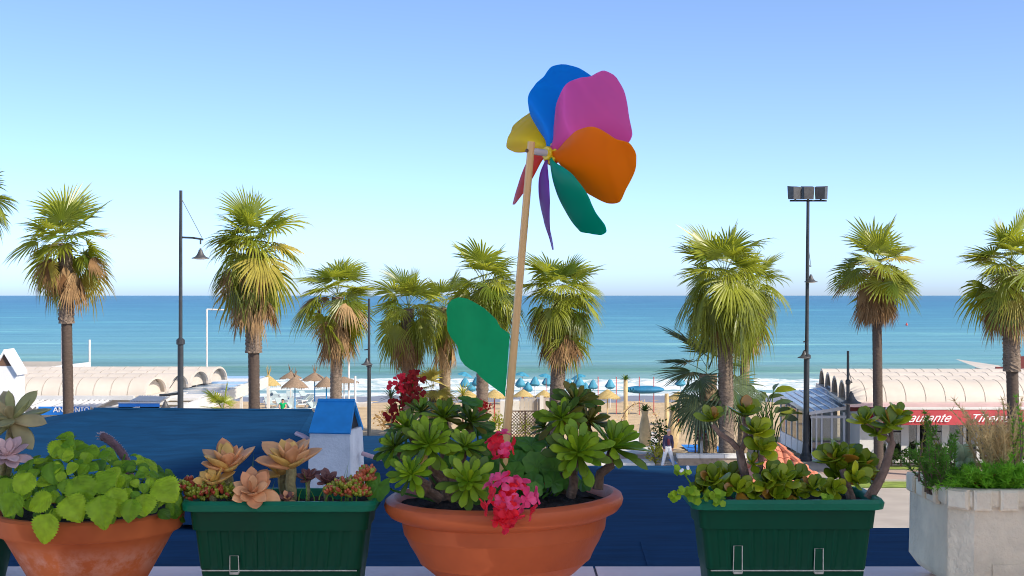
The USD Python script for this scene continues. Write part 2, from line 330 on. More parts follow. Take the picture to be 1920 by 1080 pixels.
# breaking foam: white churned water as its own raised sheet with ragged edges
foam_nodes = {'g': ('geometry', {}), 'mp': ('mapping', {'scale': (.35, .5, .8)}), 'n': ('noise_texture', {'scale': 1.3, 'detail': 8, 'roughness': .68, 'distortion': .4}),
              'r': ('rgb_ramp', {'ramp': [(.36, (.20, .33, .36)), (.5, (.50, .56, .57)), (.64, (.74, .75, .75))]}), 'b': ('bump', {'strength': .7, 'distance': .4}),
              'p': ('principled_bsdf', {'roughness': .8, 'specular_ior_level': .2})}
foam_m = usdkit.material(stage, '/World/Looks/foam', foam_nodes, [('g.position', 'mp.vector'), ('mp.vector', 'n.vector'), ('n.fac', 'r.fac'), ('r.color', 'p.base_color'), ('n.fac', 'b.height'), ('b.normal', 'p.normal')], surface='p.BSDF')
def foam_band(y0, y1, h, seed, label):
    xs = np.linspace(-115, 115, 420); t = np.linspace(0, 1, 26)
    Xf = np.repeat(xs[None], len(t), 0)
    a = y0 + 3.2 * (meshkit.fbm(np.stack([xs * .10, 0 * xs, 0 * xs], -1), 5, seed) - .5)
    b = y1 + 7 * (meshkit.fbm(np.stack([xs * .07, 0 * xs, 0 * xs], -1), 5, seed + 9) - .5)
    Yf = a[None] + (b - a)[None] * t[:, None]
    lump = meshkit.fbm(np.stack([Xf * .5, Yf * .7, 0 * Xf], -1), 4, seed + 3)
    base = np.maximum(-1.5, sandz(Xf, Yf) * 0 - 1.5)
    Zf = base + np.sin(PI * t)[:, None] ** .6 * (h * (.35 + lump)) - .06
    solo('foam', MB().grid(np.stack([Xf, Yf, Zf], -1)), foam_m, label, kind='stuff', smooth=True, cat='foam')
foam_band(123.5, 131.5, .16, 21, 'thin white wash of foam running up the wet sand')
foam_band(134, 147, .62, 33, 'white breaking surf along the shore')
wet = mat('wet_sand', (.17, .145, .12), .35, .15, .6, .2, 3)
solo('wet_sand', MB().grid(np.stack(list(np.meshgrid(np.linspace(-115, 115, 60), np.linspace(117, 126, 6))) + [np.zeros((6, 60))], -1) + np.array([0, 0, -1.46])), wet, 'darker wet sand at the water edge', kind='structure')

# ------------------------------------------------------------------ unseen tower added to throw shade on the terrace; terrace and ledge
bt = thing('apartment_building', 'unseen tall pale block added behind on the right to shade the terrace', 'building', (21, -10, 0))
_rz = math.atan2(S[1], S[0]) + PI / 2
part('wall', MB().box((24, -10.2, 16), (13, 8, 32), _rz), wallm, bt)
for k in range(10):
    part('balcony_slab', MB().box((24 - .829 * 4.6, -10.2 + .559 * 4.6, 3 + 3 * k), (12.6, 1.2, .18), _rz), wallm, bt)
tf = thing('terrace', 'tiled terrace floor behind the balcony ledge', 'terrace', (0, -2, 6.5))
part('floor', MB().span((-6, -7, 6.35), (6, 2.14, 6.55)), tilew, tf)
DL = 2.4                                 # distance of the pots
LEDZ = at(0, 1062, 2.62)[2]
lw = thing('balcony_wall', 'balcony parapet topped with pale pinkish tiles under the pots', 'wall', (0, 2.4, LEDZ))
part('wall', MB().span((-6, 2.16, 5.6), (6, 2.6, LEDZ - .016)), wallm, lw)
part('grout', MB().span((-6, 2.135, LEDZ - .0155), (6, 2.615, LEDZ - .003)), grout, lw)
tw = 440 / F * 2.6
x_seam = at(1115, 0, 2.6)[0]
for k in range(-5, 5):
    x0 = x_seam + k * tw
    m = manifold3d.Manifold.cube((tw - .005, .5, .014)).translate((x0 + .0025, 2.12, LEDZ - .014)).to_mesh()
    part('tile', (m.vert_properties[:, :3], m.tri_verts), tilew, lw)

# ------------------------------------------------------------------ blue roof below the balcony
def rp(px, py, z=6.3):
    d = (CAMZ - z) * F / (py - HOR); return ((px - 960) / F * d, d)
ZR = 6.3
d_a, d_b, d_c = rp(0, 817)[1], rp(0, 873)[1], rp(0, 990)[1]
x1 = (925 - 960) / F * d_a; x2 = (1336 - 960) / F * d_b
br = thing('blue_roof', 'low flat roof covered in dark blue sheeting below the balcony', 'roof', (0, 6, 0))
outline = [(-9, 2.62), (9, 2.62), (9, d_c), (x2, d_c), (x2, d_b), (x1, d_b), (x1, d_a), (-9, d_a)]
def sheet_poly(poly, z, th): return MB().prism(poly, ((0, 0, z - th), (1, 0, 0), (0, 1, 0), (0, 0, 1)), th)
part('roof_sheet', sheet_poly(outline, ZR, .12), blue_roof, br)
for (xa_, ya_, xb_, yb_) in ((.62, 2.7, .9, 9.2), (-1.3, 2.7, -1.15, 9.1), (2.2, 2.7, 2.6, 6.6)):
    ang = math.atan2(yb_ - ya_, xb_ - xa_); part('seam', MB().box(((xa_ + xb_) / 2, (ya_ + yb_) / 2, ZR + .003), (math.hypot(xb_ - xa_, yb_ - ya_), .03, .006), ang), blue_roof, br)
# raised tented part to the left with a shallow ridge
c = thing('blue_canopy', 'raised blue canopy with sloping left hip above the flat blue roof', 'canopy', (-4, 10, ZR))
R0, R1 = at(176, 767, 13.2), at(585, 770, 13.2)
E0, E1 = np.array([-5.2, 10.3, ZR + .03]), np.array([R1[0] + .05, 9.6, ZR + .03])
rows = 14
P = np.array([[(E0 + (E1 - E0) * s) * (1 - t) + (R0 + (R1 - R0) * s) * t + np.array([0, 0, .010 * math.sin(PI * t) * math.sin(7 * s + 3 * t) + .004 * math.sin(31 * s)]) for s in np.linspace(0, 1, 24)] for t in np.linspace(0, 1, rows)])
part('front_slope', MB().grid(P), blue_roof, c, smooth=True)
part('left_hip', MB().grid(np.array([[E0 + np.array([-2.2, 1.2, -.05]) * (1 - s) * 1.0 + (R0 - E0) * 0 * s if False else (np.array([-7.6, 12.2, ZR + .02]) * (1 - s) + E0 * s) * (1 - t) + R0 * t for s in np.linspace(0, 1, 5)] for t in np.linspace(0, 1, 6)])), blue_roof, c, smooth=True)
endp = np.array([at(722, 817, 11.35)[0], 11.3, ZR + .03])
part('right_flap', MB().grid(np.array([[E1 * (1 - s) + endp * s if t == 0 else (E1 * (1 - s) + endp * s) * (1 - t) + R1 * t for s in np.linspace(0, 1, 6)] for t in np.linspace(0, 1, 6)])), blue_roof, c, smooth=True)
back0, back1 = R0 + np.array([0, 3.0, -.75]), R1 + np.array([0.2, 3.0, -.75])
part('back_slope', MB().grid(np.array([[R0, R1], [back0, back1]])), blue_roof, c)
part('right_back_slope', MB().add(np.array([R1, endp, (R1[0] + .35, R1[1] + 1.0, ZR + .01)]), [[0, 1, 2]]), blue_roof, c)
part('ridge_hem', MB().tube([R0 + (0, .0, -.0), R1], .018, 6), blue_roof, c)
lb = thing('lower_building', 'ground floor building carrying the blue roof', 'building', (0, 6, 0))
inner = [(-8.9, 2.65), (8.9, 2.65), (8.9, d_c - .08), (x2 - .08, d_c - .08), (x2 - .08, d_b - .08), (x1 - .08, d_b - .08), (x1 - .08, d_a - .08), (-8.9, d_a - .08)]
part('wall', MB().prism(inner, ((0, 0, 0), (1, 0, 0), (0, 1, 0), (0, 0, 1)), ZR - .13), wallm, lb)

# chimneys with gabled caps
def chimney(name, label, px, py_top, d, w, dep, hcap, hbody, yaw, body_m, cap_m, flare=1.12):
    base = at(px, py_top, d); o = base - np.array([0, 0, hcap + hbody]); ca, sa = math.cos(yaw), math.sin(yaw)
    T = lambda v: np.c_[np.asarray(v)[:, 0] * ca - np.asarray(v)[:, 1] * sa, np.asarray(v)[:, 0] * sa + np.asarray(v)[:, 1] * ca, np.asarray(v)[:, 2]] + o
    t = thing(name, label, 'chimney', o)
    W, D = w / 2, dep / 2; h = hbody
    v = []
    for (sx, z) in ((flare, 0), (1.0, h)):
        v += [(-W * sx, -D * sx, z), (W * sx, -D * sx, z), (W * sx, D * sx, z), (-W * sx, D * sx, z)]
    m = MB().add(T(v), [[0, 1, 5, 4], [1, 2, 6, 5], [2, 3, 7, 6], [3, 0, 4, 7], [4, 5, 6, 7]])
    part('body', m, body_m, t)
    # cap: two sloping slabs meeting at a ridge along x; gable openings dark
    th = .018
    for sgn in (-1, 1):
        a = np.array([(-W * 1.03, sgn * (D * 1.1), h - .01), (W * 1.03, sgn * D * 1.1, h - .01), (W * .93, 0, h + hcap), (-W * .93, 0, h + hcap)])
        b = a - np.array([0, sgn * th, th * .6])
        vv = np.vstack([a, b]); ff = [[0, 1, 2, 3], [7, 6, 5, 4], [0, 4, 5, 1], [1, 5, 6, 2], [2, 6, 7, 3], [3, 7, 4, 0]]
        part('cap_slab', MB().add(T(vv), ff), cap_m, t)
    tri = np.array([(-W * .8, -D * .9, h + .004), (-W * .8, D * .9, h + .004), (-W * .72, 0, h + hcap * .85), (W * .86, -D * .9, h + .004), (W * .86, D * .9, h + .004), (W * .80, 0, h + hcap * .85)])
    part('opening', MB().add(T(tri), [[0, 1, 2], [5, 4, 3]]), darkin, t)
    return t, T
ct, T = chimney('chimney', 'grey rendered chimney with bright blue gabled cap behind the salmon succulents', 631, 747.5, 7.4, 76 / F * 7.4, .26, .165, .42, math.radians(-9), chim, bluepaint)
rod0 = at(556, 813, 7.5); rod1 = at(577, 823, 7.42)
part('rod', MB().tube([rod0, (rod0 + rod1) / 2 + (0, 0, .004), rod1], .0135, 8), pinkrope, ct, smooth=True)
part('rod', MB().tube([at(679, 850, 7.42), at(700, 857, 7.4), at(720, 861, 7.4)], .0125, 8), pinkrope, ct, smooth=True)
# far-left white chimney: gable end towards the camera
o = at(6, 800, 15.0); wc = thing('chimney', 'bright white chimney with pale gabled cap at the left edge', 'chimney', o)
hw = 23 / F * 15; zt = at(0, 655, 15)[2]; ze = at(0, 690, 15)[2]; zb = at(0, 835, 15)[2]; cx = at(9, 0, 15)[0]
part('body', MB().prism([(cx - hw * 1.06, zb), (cx + hw * 1.06, zb), (cx + hw * .92, ze - .02), (cx, zt - .05), (cx - hw * .92, ze - .02)], ((0, 15.25, 0), (1, 0, 0), (0, 0, 1), (0, -1, 0)), .25), chimw, wc)
part('opening', MB().prism([(cx - hw * .62, at(0, 686, 15)[2]), (cx + hw * .62, at(0, 686, 15)[2]), (cx, at(0, 663, 15)[2])], ((0, 15.0, 0), (1, 0, 0), (0, 0, 1), (0, -1, 0)), .004), woodbrown, wc)
for sgn in (-1, 1):
    part('cap_slab', MB().prism([(cx, zt), (cx + sgn * hw * 1.08, ze - .045), (cx + sgn * hw * 1.08, ze - .08), (cx, zt - .045)][::sgn], ((0, 15.28, 0), (1, 0, 0), (0, 0, 1), (0, -1, 0)), .31), chimw, wc)
gw = MB()
for k in range(4):
    gw.box(at(2 + 5 * k, 812, 14.6) , (.006, .006, .15)); gw.box(at(10, 800 + 7 * k, 14.6), (.14, .006, .006))
part('grille', gw, white, wc)

# ------------------------------------------------------------------ palms
def frond(o, d, up, pet, R, droop, n=24, span=1.9, jag=.15, sag=.12, r=rng, hinge=0.):
    d = unit(d); s = unit(np.cross(d, up)); nrm = np.cross(s, d)
    m = MB(); pts = []
    for t in (0, .5, 1.0): pts.append(o + d * pet * t - np.array([0, 0, 1]) * sag * pet * t * t)
    m.tube(pts, [.022, .016, .010], 3, False)
    p = pts[-1]; d = unit(pts[-1] - pts[-2]); s = unit(np.cross(d, up)); nrm = np.cross(s, d)
    d, nrm = d * math.cos(hinge) - nrm * math.sin(hinge), nrm * math.cos(hinge) + d * math.sin(hinge)
    V, Fc = [], []; da = 2 * span / n
    for i in range(n):
        a = -span + da * (i + .5); dr = math.cos(a) * d + math.sin(a) * s; wv = -math.sin(a) * d + math.cos(a) * s
        L = R * (.74 + .26 * math.cos(a * .55)) * (1 + r.uniform(-jag, jag)); dd = droop * (1 + r.uniform(-.35, .35))
        b = len(V)
        rows = ((.06, .5), (.34, 1.0), (.62, .78), (.84, .38))
        for t, wf in rows:
            w = min(math.tan(da / 2) * L * min(t, .55), .085 * R) * wf + .003
            c = p + dr * L * t + nrm * .10 * L * math.sin(abs(a)) * t - np.array([0, 0, 1]) * dd * L * t ** 2.6
            V += [c - wv * w, c + nrm * w * .55, c + wv * w]
        V.append(p + dr * L * (1 - .10 * dd) + nrm * .10 * L * math.sin(abs(a)) - np.array([0, 0, 1]) * dd * L * 1.05)
        for q in range(3):
            k = b + 3 * q
            Fc += [[k, k + 1, k + 4], [k, k + 4, k + 3], [k + 1, k + 2, k + 5], [k + 1, k + 5, k + 4]]
        k = b + 9; Fc += [[k, k + 1, k + 3], [k + 1, k + 2, k + 3]]
    m.add(np.array(V), np.array(Fc)); return m

def palm(label, bx, tx, cy, Rpx, d, py_base=None, skirt=0, sk=None, skw=.3, hang=1.0, trunk_px=26, smooth_from=None, n=44, low=-62, dead=.1, yellow=.05, tan=False, seed=1, lean=0., top=1.0, fm=None, droop=.55):
    r = random.Random(seed); R = Rpx / F * d
    c = at(tx, cy, d); zb = gz(d); base = np.array([at(bx, 0, d)[0], d, zb])
    t = thing('palm_tree', label, 'palm', base)
    tr = trunk_px / F * d / 2
    # trunk: smooth lower part, fibrous boots above
    zs = smooth_from if smooth_from is not None else 1e9
    zsplit = at(0, zs, d)[2] if smooth_from is not None else zb
    def axis(z): 
        u = (z - zb) / (c[2] - zb); return base + (c - base) * u + np.array([lean * math.sin(PI * u), 0, 0])
    def tr_mesh(z0, z1, rad, lump, step):
        zz = np.arange(z0, z1 + step, step); m = MB(); sides = 16; V = []
        for i, z in enumerate(zz):
            ctr = axis(min(z, z1))
            for j in range(sides):
                a = 2 * PI * (j + .5 * (i % 2)) / sides
                k = 1 + lump * ((1 if (i + j) % 2 else -.6) + r.uniform(-.6, .6)) 
                V.append(ctr + rad(z) * k * np.array([math.cos(a), math.sin(a), 0]))
        return m.grid(np.array([V[i * sides:(i + 1) * sides] + [V[i * sides]] for i in range(len(zz))]), True)
    if smooth_from is not None:
        part('trunk', tr_mesh(zb - .1, zsplit, lambda z: tr * (.80 + .18 * math.exp(-(z - zb) / .5)), .025, .10), trunk_dark, t, smooth=60)
        part('fibre_trunk', tr_mesh(zsplit - .15, c[2] + .1, lambda z: tr * (1.12 - .05 * (z - zsplit)), .10, .085), trunk_boot, t, smooth=50, label='fibrous grey upper trunk of old leaf bases')
    else:
        part('trunk', tr_mesh(zb - .1, c[2] + .1, lambda z: tr * (1.0 + .25 * math.exp(-(z - zb) / .6)), .09, .10), trunk_tan if tan else trunk_boot, t, smooth=50)
    up = np.array([0, 0, 1.0]); ga = 2.39996
    for k in range(n):
        u = (k + r.random()) / n; lo_ = math.sin(math.radians(low)); el = math.asin(max(-1, min(1, lo_ + (.995 - lo_) * (1 - u)))) + math.radians(r.gauss(0, 8)); az = k * ga + r.uniform(-.7, .7)
        dv = np.array([math.cos(el) * math.cos(az), math.cos(el) * math.sin(az), math.sin(el)])
        upv = up if abs(dv[2]) < .93 else np.array([-math.cos(az), -math.sin(az), .25])
        upv = unit(upv + r.uniform(-.55, .55) * np.cross(dv, upv))
        ln = R * r.uniform(.78, 1.15) * (1.15 if el > .7 else 1)
        pet, fr = ln * r.uniform(.36, .52), ln * r.uniform(.56, .74)
        is_dead = u > .42 and r.random() < dead; is_y = r.random() < yellow and u > .3
        mm = frond_d if is_dead else (frond_y if is_y else (fm or frond_a))
        m = frond(c + np.array([0, 0, R * (.15 - .40 * u)]) + dv * .08, dv, upv, pet, fr * (.85 if is_dead else 1), droop * hang * (.2 + .8 * u) * r.uniform(.5, 1.6) * (1.5 if is_dead else 1), n=26, span=r.uniform(1.35, 2.2) * (.6 if is_dead else 1), r=r, sag=.06 + .2 * u, hinge=math.radians(r.uniform(-5, 25) + 48 * hang * min(1, max(0, u - .15) * 1.9)))
        part('frond', m, mm, t)
    if sk:
        zA, zB = at(0, sk[0], d)[2], at(0, sk[1], d)[2]
        for k in range(skirt):
            az = k * ga + r.uniform(-.4, .4); ca, sa = math.cos(az), math.sin(az); q = r.random()
            o = np.array([c[0], d, zA]) + np.array([ca, sa, 0]) * tr * .9 + np.array([0, 0, r.uniform(-.1, .35) * (zA - zB)])
            H = (zA - zB) * r.uniform(.7, 1.1); out = R * skw * r.uniform(.45, 1.0)
            dv = unit(np.array([ca * out, sa * out, -H * .55]))
            m = frond(o, dv, np.array([ca, sa, .4]), H * .30, H * r.uniform(.62, .8), .25, n=12, span=r.uniform(.35, .7), r=r, sag=.05, hinge=.35)
            part('dead_frond', m, frond_d, t)
    return t

palm('palm cut by the left edge of the photo, only its right fronds showing', -22, -40, 372, 62, 55, n=28, seed=3, trunk_px=24, droop=.5)
palm('palm with many dead brown fronds right of the white chimney', 131, 122, 462, 88, 57, smooth_from=600, skirt=16, dead=.42, yellow=.28, n=34, seed=11, trunk_px=24, low=-36, sk=(505, 575), skw=0.45, hang=0.75)
palm('large full palm just right of the street lamp with one arm', 478, 474, 470, 90, 57, smooth_from=655, skirt=20, n=46, dead=.2, yellow=.10, seed=12, trunk_px=26, low=-38, droop=.75, sk=(550, 622), skw=0.5, hang=0.8)
palm('palm with hanging brown skirt above the grey chimney', 628, 633, 560, 78, 68, skirt=22, n=35, dead=.22, yellow=.1, seed=13, trunk_px=21, low=-43, droop=.6, sk=(610, 690), skw=0.45, hang=0.75)
palm('palm directly above the faded red flowers', 764, 765, 582, 70, 76, skirt=16, n=32, dead=.1, yellow=.12, seed=14, trunk_px=22, low=-51, droop=.85, sk=(618, 690), skw=0.35, hang=0.9)
palm('slim palm half hidden by the green foam leaf', 835, 833, 580, 60, 80, skirt=12, n=27, dead=.15, seed=15, trunk_px=20, low=-50, tan=True, droop=.8, sk=(630, 690), skw=0.35, hang=0.9)
palm('palm whose crown stands behind the wooden stick', 903, 907, 540, 80, 73, skirt=10, n=38, dead=.12, seed=16, trunk_px=22, low=-43, droop=.7, sk=(590, 640), skw=0.3, hang=0.8)
palm('palm right of the wooden stick with a brown skirt', 1041, 1052, 560, 82, 73, skirt=30, n=40, dead=.15, seed=17, trunk_px=27, low=-47, droop=.75, yellow=.03, sk=(628, 692), skw=0.45, hang=0.85)
palm('tall palm with grey scaly trunk beside the lamp with floodlights', 1363, 1358, 525, 92, 63, skirt=10, n=48, dead=.06, seed=18, trunk_px=27, low=-45, droop=.8, yellow=.02, hang=0.8, sk=(590, 650), skw=0.3)
palm('palm with smooth tan trunk close behind the scaly trunk palm', 1391, 1402, 545, 76, 67, skirt=6, n=35, dead=.1, seed=19, trunk_px=17, tan=True, low=-58, droop=.9, sk=(600, 660), skw=0.3, hang=0.85)
palm('palm with compact round brown skirt in front of the red restaurant awning', 1648, 1643, 505, 82, 57, smooth_from=600, skirt=70, n=28, dead=.06, yellow=.05, seed=20, trunk_px=22, low=-4, droop=.42, sk=(540, 604), skw=0.46, hang=0.55)
palm('palm nearest the right edge with a shaggy brown skirt', 1903, 1893, 505, 90, 57, smooth_from=690, skirt=50, n=36, dead=.1, yellow=.08, seed=21, trunk_px=27, low=-34, droop=.6, sk=(545, 628), skw=0.5, hang=0.65)
palm('short young palm with broad dark fans near the signboard', 1326, 1328, 705, 100, 64.5, n=17, seed=22, trunk_px=32, tan=True, low=-30.0, fm=frond_b, droop=.45, yellow=0, dead=.05)
palm('small bright green fan palm behind the blue canopy', 418, 418, 775, 42, 52, n=14, seed=23, trunk_px=12, low=5.0, droop=.25, dead=0)

# ------------------------------------------------------------------ street lamps
def bell(t, c, r, arm_from=None, m=bell_mat):
    """hanging bell lamp, c = centre of the bell's mouth"""
    b = part('lamp_bell', MB().lathe([(0.001, .95), (.10, .95), (.12, .82), (.22, .80), (.26, .62), (.42, .36), (.62, .18), (.98, .07), (1.0, .0), (.93, .02), (.6, .12), (.4, .3)], c, 24, squash=(r, r, r * 1.25)), m, t, smooth=35)
    part('lamp_glass', MB().lathe([(.001, -.10), (.4, -.09), (.72, -.02), (.85, .05)], c, 20, squash=(r, r, r * 1.2)), lampglass, b, smooth=True)
def post(t, px, d, py_top, r0, r1, py_step=None, pxt=None):
    x = at(px, 0, d)[0]; xt = at(pxt if pxt is not None else px, 0, d)[0]; zt = at(0, py_top, d)[2]; zb = gz(d)
    zs = at(0, py_step, d)[2] if py_step else zb + 1
    X = lambda z: x + (xt - x) * (z - zb) / (zt - zb)
    part('post', MB().tube([(X(z), d, z) for z in (zb, zs - .15, zs, zs + .02, zt)], [r0, r0, r0, r1, r1 * .85], 12), dark_iron, t, smooth=30)
    part('collar', MB().lathe([(r0, -.12), (r0 * 1.45, -.1), (r0 * 1.45, .05), (r1, .12)], (X(zs), d, zs), 12), dark_iron, t)
    part('base', MB().lathe([(r0 * 2.1, 0), (r0 * 2.1, .25), (r0 * 1.4, .4), (r0, .9)], (x, d, zb), 12), dark_iron, t)
d = 46.
t = thing('street_lamp', 'tall dark street lamp with a bell on a cabled arm left of the full palm', 'street lamp', (at(338, 0, d)[0], d, 0))
post(t, 338, d, 357, 5.6 / F * d, 3.6 / F * d, 640, 339)
part('arm', MB().tube([at(340, 445, d), at(362, 446, d), at(381, 449, d)], .035, 8), dark_iron, t)
part('cable', MB().tube([at(340, 372, d), at(379, 446, d)], .012, 4), dark_iron, t)
part('hanger', MB().tube([at(376, 447, d), at(376, 458, d)], .03, 6), dark_iron, t)
bell(t, at(376, 485, d), 16.5 / F * d)
part('arm', MB().tube([at(338, 737, d), at(318, 740, d), at(299, 741, d)], .045, 8), dark_iron, t)
bell(t, at(310, 768, d), 15 / F * d)
part('strut', MB().tube([at(337, 700, d), at(318, 728, d)], .012, 4), dark_iron, t)
d = 64.5
t = thing('street_lamp', 'tall dark street lamp topped by three floodlights', 'street lamp', (at(1512, 0, d)[0], d, 0))
post(t, 1511, d, 378, 5.4 / F * d, 3.6 / F * d, 668, 1515)
part('crossbar', MB().tube([at(1481, 376.5, d), at(1550, 376.5, d)], .045, 6), dark_iron, t)
for k, (px, rz) in enumerate(((1491, .45), (1515, .06), (1539, -.45))):
    s = F / d
    v = np.array([(-.23, -.18, 0), (.23, -.18, 0), (.27, .2, 0.02), (-.27, .2, .02), (-.25, -.2, .58), (.25, -.2, .58), (.29, .24, .66), (-.29, .24, .66)])
    ca, sa = math.cos(rz), math.sin(rz)
    v = np.c_[v[:, 0] * ca - v[:, 1] * sa, v[:, 0] * sa + v[:, 1] * ca, v[:, 2]] + at(px, 374, d)
    fl = part('floodlight', MB().add(v, [[0, 3, 2, 1], [4, 5, 6, 7], [0, 1, 5, 4], [1, 2, 6, 5], [2, 3, 7, 6], [3, 0, 4, 7]]), bell_mat, t)
    part('bracket', MB().tube([at(px, 377, d), at(px, 372, d)], .05, 6), dark_iron, t)
    w = v[[3, 2, 6, 7]]; cc = w.mean(0); nrm = unit(np.cross(w[1] - w[0], w[2] - w[0])); w = cc + (w - cc) * .9
    part('lens', MB().add(np.vstack([w - nrm * .01, w + nrm * .01]), [[0, 1, 2, 3], [7, 6, 5, 4]]), lampglass, fl)
part('cable', MB().tube([at(1515, 455, d), at(1520, 497, d)], .012, 4), dark_iron, t)
part('arm', MB().tube([at(1514, 498, d), at(1521, 499, d)], .035, 6), dark_iron, t)
bell(t, at(1520.5, 529, d), 12.5 / F * d)
part('arm', MB().tube([at(1513, 640, d), at(1506, 641, d)], .035, 6), dark_iron, t)
bell(t, at(1508, 671, d), 12.5 / F * d)
d = 62.
t = thing('street_lamp', 'thin dark lamp post between the grey chimney and the faded red flowers', 'street lamp', (at(692, 0, d)[0], d, 0))
post(t, 692, d, 560, 3.6 / F * d, 2.4 / F * d, 684)
part('arm', MB().tube([at(692, 655, d), at(683, 656, d)], .03, 6), dark_iron, t)
bell(t, at(688, 684, d), 11 / F * d)
d = 60.
t = thing('street_lamp', 'short dark lamp with a wide bell in front of the glass pavilion', 'street lamp', (at(1590, 0, d)[0], d, 0))
post(t, 1590, d, 658, 3.4 / F * d, 2.6 / F * d, 716)
part('arm', MB().tube([at(1590, 715, d), at(1598, 717, d)], .035, 6), dark_iron, t)
part('strut', MB().tube([at(1590, 690, d), at(1597, 716, d)], .014, 4), dark_iron, t)
bell(t, at(1596, 756, d), 19 / F * d)
# white poles by the beach
for (px, y0, y1, d, lab, arm) in ((388, 580, 700, 82, 'white pole with a short arm at its top standing behind the left restaurant', 32), (117, 612, 685, 84, 'thick white pole just left of the smooth palm trunk', 0), (168, 637, 690, 84, 'short thin white pole right of the smooth palm trunk', 0),
                                   (842, 690, 770, 86, 'white and orange marker pole beside the green foam leaf', 0), (820 - 154, 705, 760, 100, 'thin white flag pole on the sand left of the lamp post', 0), (654, 640, 760, 104, 'tall thin white mast right of the skirted palm trunk', 0)):
    t = thing('white_pole', lab, 'pole', (at(px, 0, d)[0], d, gz(d)))
    rr = (2.6 if px == 117 else 1.9) / F * d
    part('post', MB().tube([(at(px, 0, d)[0], d, gz(d)), at(px, y0, d)], rr, 8), white, t)
    if arm: part('arm', MB().tube([at(px, y0, d), at(px + arm, y0 + 1, d)], rr * .8, 6), white, t)
    if px == 842: part('orange_band', MB().tube([at(px, 728, d), at(px, 744, d)], rr * 1.15, 8), redpole, t)

# ------------------------------------------------------------------ barrel-vaulted restaurants
def vault(parent, xa, xb, y0, y1, z0, rise, step, m_panel, end_x, end_m, ribs=.006, sh=0.):
    """elliptic barrel along x between xa and xb made of curved panels between raised ribs; an open arched end at end_x"""
    hw = (y1 - y0) / 2; yc = (y0 + y1) / 2; na = 14
    arc = [(yc - hw * math.cos(a), z0 + rise * math.sin(a)) for a in np.linspace(0, PI, na)]
    arcb = [(yc - (hw + ribs) * math.cos(a), z0 + (rise + ribs) * math.sin(a)) for a in np.linspace(0, PI, na)]
    g = group_part('barrel_vault', parent)
    x = xa; sg = 1 if xb > xa else -1
    n = int(abs(xb - xa) / step)
    for k in range(n):
        a, b = xa + sg * (k * step + .02), xa + sg * ((k + 1) * step - .02)
        part('roof_panel', MB().grid(np.array([[(xx + (sh * (y - y0) if (k == 0 and xx == a) else 0), y, z) for (y, z) in arc] for xx in (min(a, b), max(a, b))]), True), m_panel, g, smooth=True)
        xr = xa + sg * (k + 1) * step
        if k < 26: part('rib', MB().tube([(xr, y, z) for (y, z) in arcb], .009, 5, False), m_panel, g)
    # end arch frame and a recessed tympanum
    poly = [(y, z) for (y, z) in arcb]; inn = [(yc - (hw - .1) * math.cos(a), z0 + (rise - .1) * math.sin(a)) for a in np.linspace(0, PI, na)]
    ring = Polygon(poly + inn[::-1])
    part('arch_frame', MB().prism(ring, ((end_x - .06 - sh * y0, 0, 0), (sh, 1, 0), (0, 0, 1), (1, 0, 0)), .12), end_m, g)
    part('tympanum', MB().prism(inn, ((end_x + sg * .30 - sh * y0, 0, 0), (sh, 1, 0), (0, 0, 1), (1, 0, 0)), .04), m_panel, g)
lr = thing('restaurant', 'low white restaurant with barrel vaulted roofs and blue signs on the left', 'restaurant', (-24, 66, 0))
XE = -18.2
for k in range(4):
    y0 = 66.0 + 3.25 * k
    vault(lr, XE + .34 * k, -40, y0, y0 + 2.95, 3.02, .86, .85, roofw, XE + .34 * k, roofw2, sh=.11)
part('roof_deck', MB().span((-40, 65.9, 2.9), (XE + .3, 79.5, 3.03)), roofw2, lr)
part('parapet', MB().span((at(165, 0, 84)[0], 80.5, 3.0), (-40, 80.9, at(0, 678, 80.7)[2])), offwhite, lr)
part('parapet', MB().prism([(at(38, 0, 79)[0], 3.0), (at(168, 0, 79)[0], 3.0), (at(168, 0, 79)[0], at(0, 679, 79)[2]), (at(38, 0, 79)[0], at(0, 694, 79)[2])], ((0, 79.2, 0), (1, 0, 0), (0, 0, 1), (0, -1, 0)), .2), chimw, lr)
part('gutter', MB().span((-40, 65.5, 2.86), (at(252, 0, 65.7)[0], 65.88, 3.06)), alu, lr)
part('wall', MB().span((-40, 66.2, 0), (XE, 79, 2.88)), white, lr)
# corrugated awning panels
def corrugated(xa, xb, ya, za, yb, zb, n):
    xs = np.linspace(xa, xb, n * 4 + 1); off = .06 * np.cos(np.arange(len(xs)) * PI / 2)
    return MB().grid(np.array([[(x, ya, za + o) for x, o in zip(xs, off)], [(x, yb, zb + o) for x, o in zip(xs, off)]]), True)
xa = -27.
while xa < -19.6:
    xb = min(xa + 1.06, -19.3)
    part('awning_panel', corrugated(xa + .02, xb - .02, 65.6, 2.84, 62.9, 2.70, 4), alu, lr); xa += 1.06
for px in (88, 127, 166, 213): part('awning_beam', MB().box(((px - 960) / F * 64.2, 64.2, 2.66), (.07, 2.8, .07)), alu, lr)
for px in (110, 150, 205): part('awning_post', MB().box(((px - 960) / F * 63, 63.0, 1.3), (.09, .09, 2.6)), woodbrown, lr)
sg = part('sign', MB().span((at(72, 0, 62.8)[0], 62.8, at(0, 778, 62.8)[2]), (at(168, 0, 62.8)[0], 62.86, at(0, 762.5, 62.8)[2])), bluesign, lr)
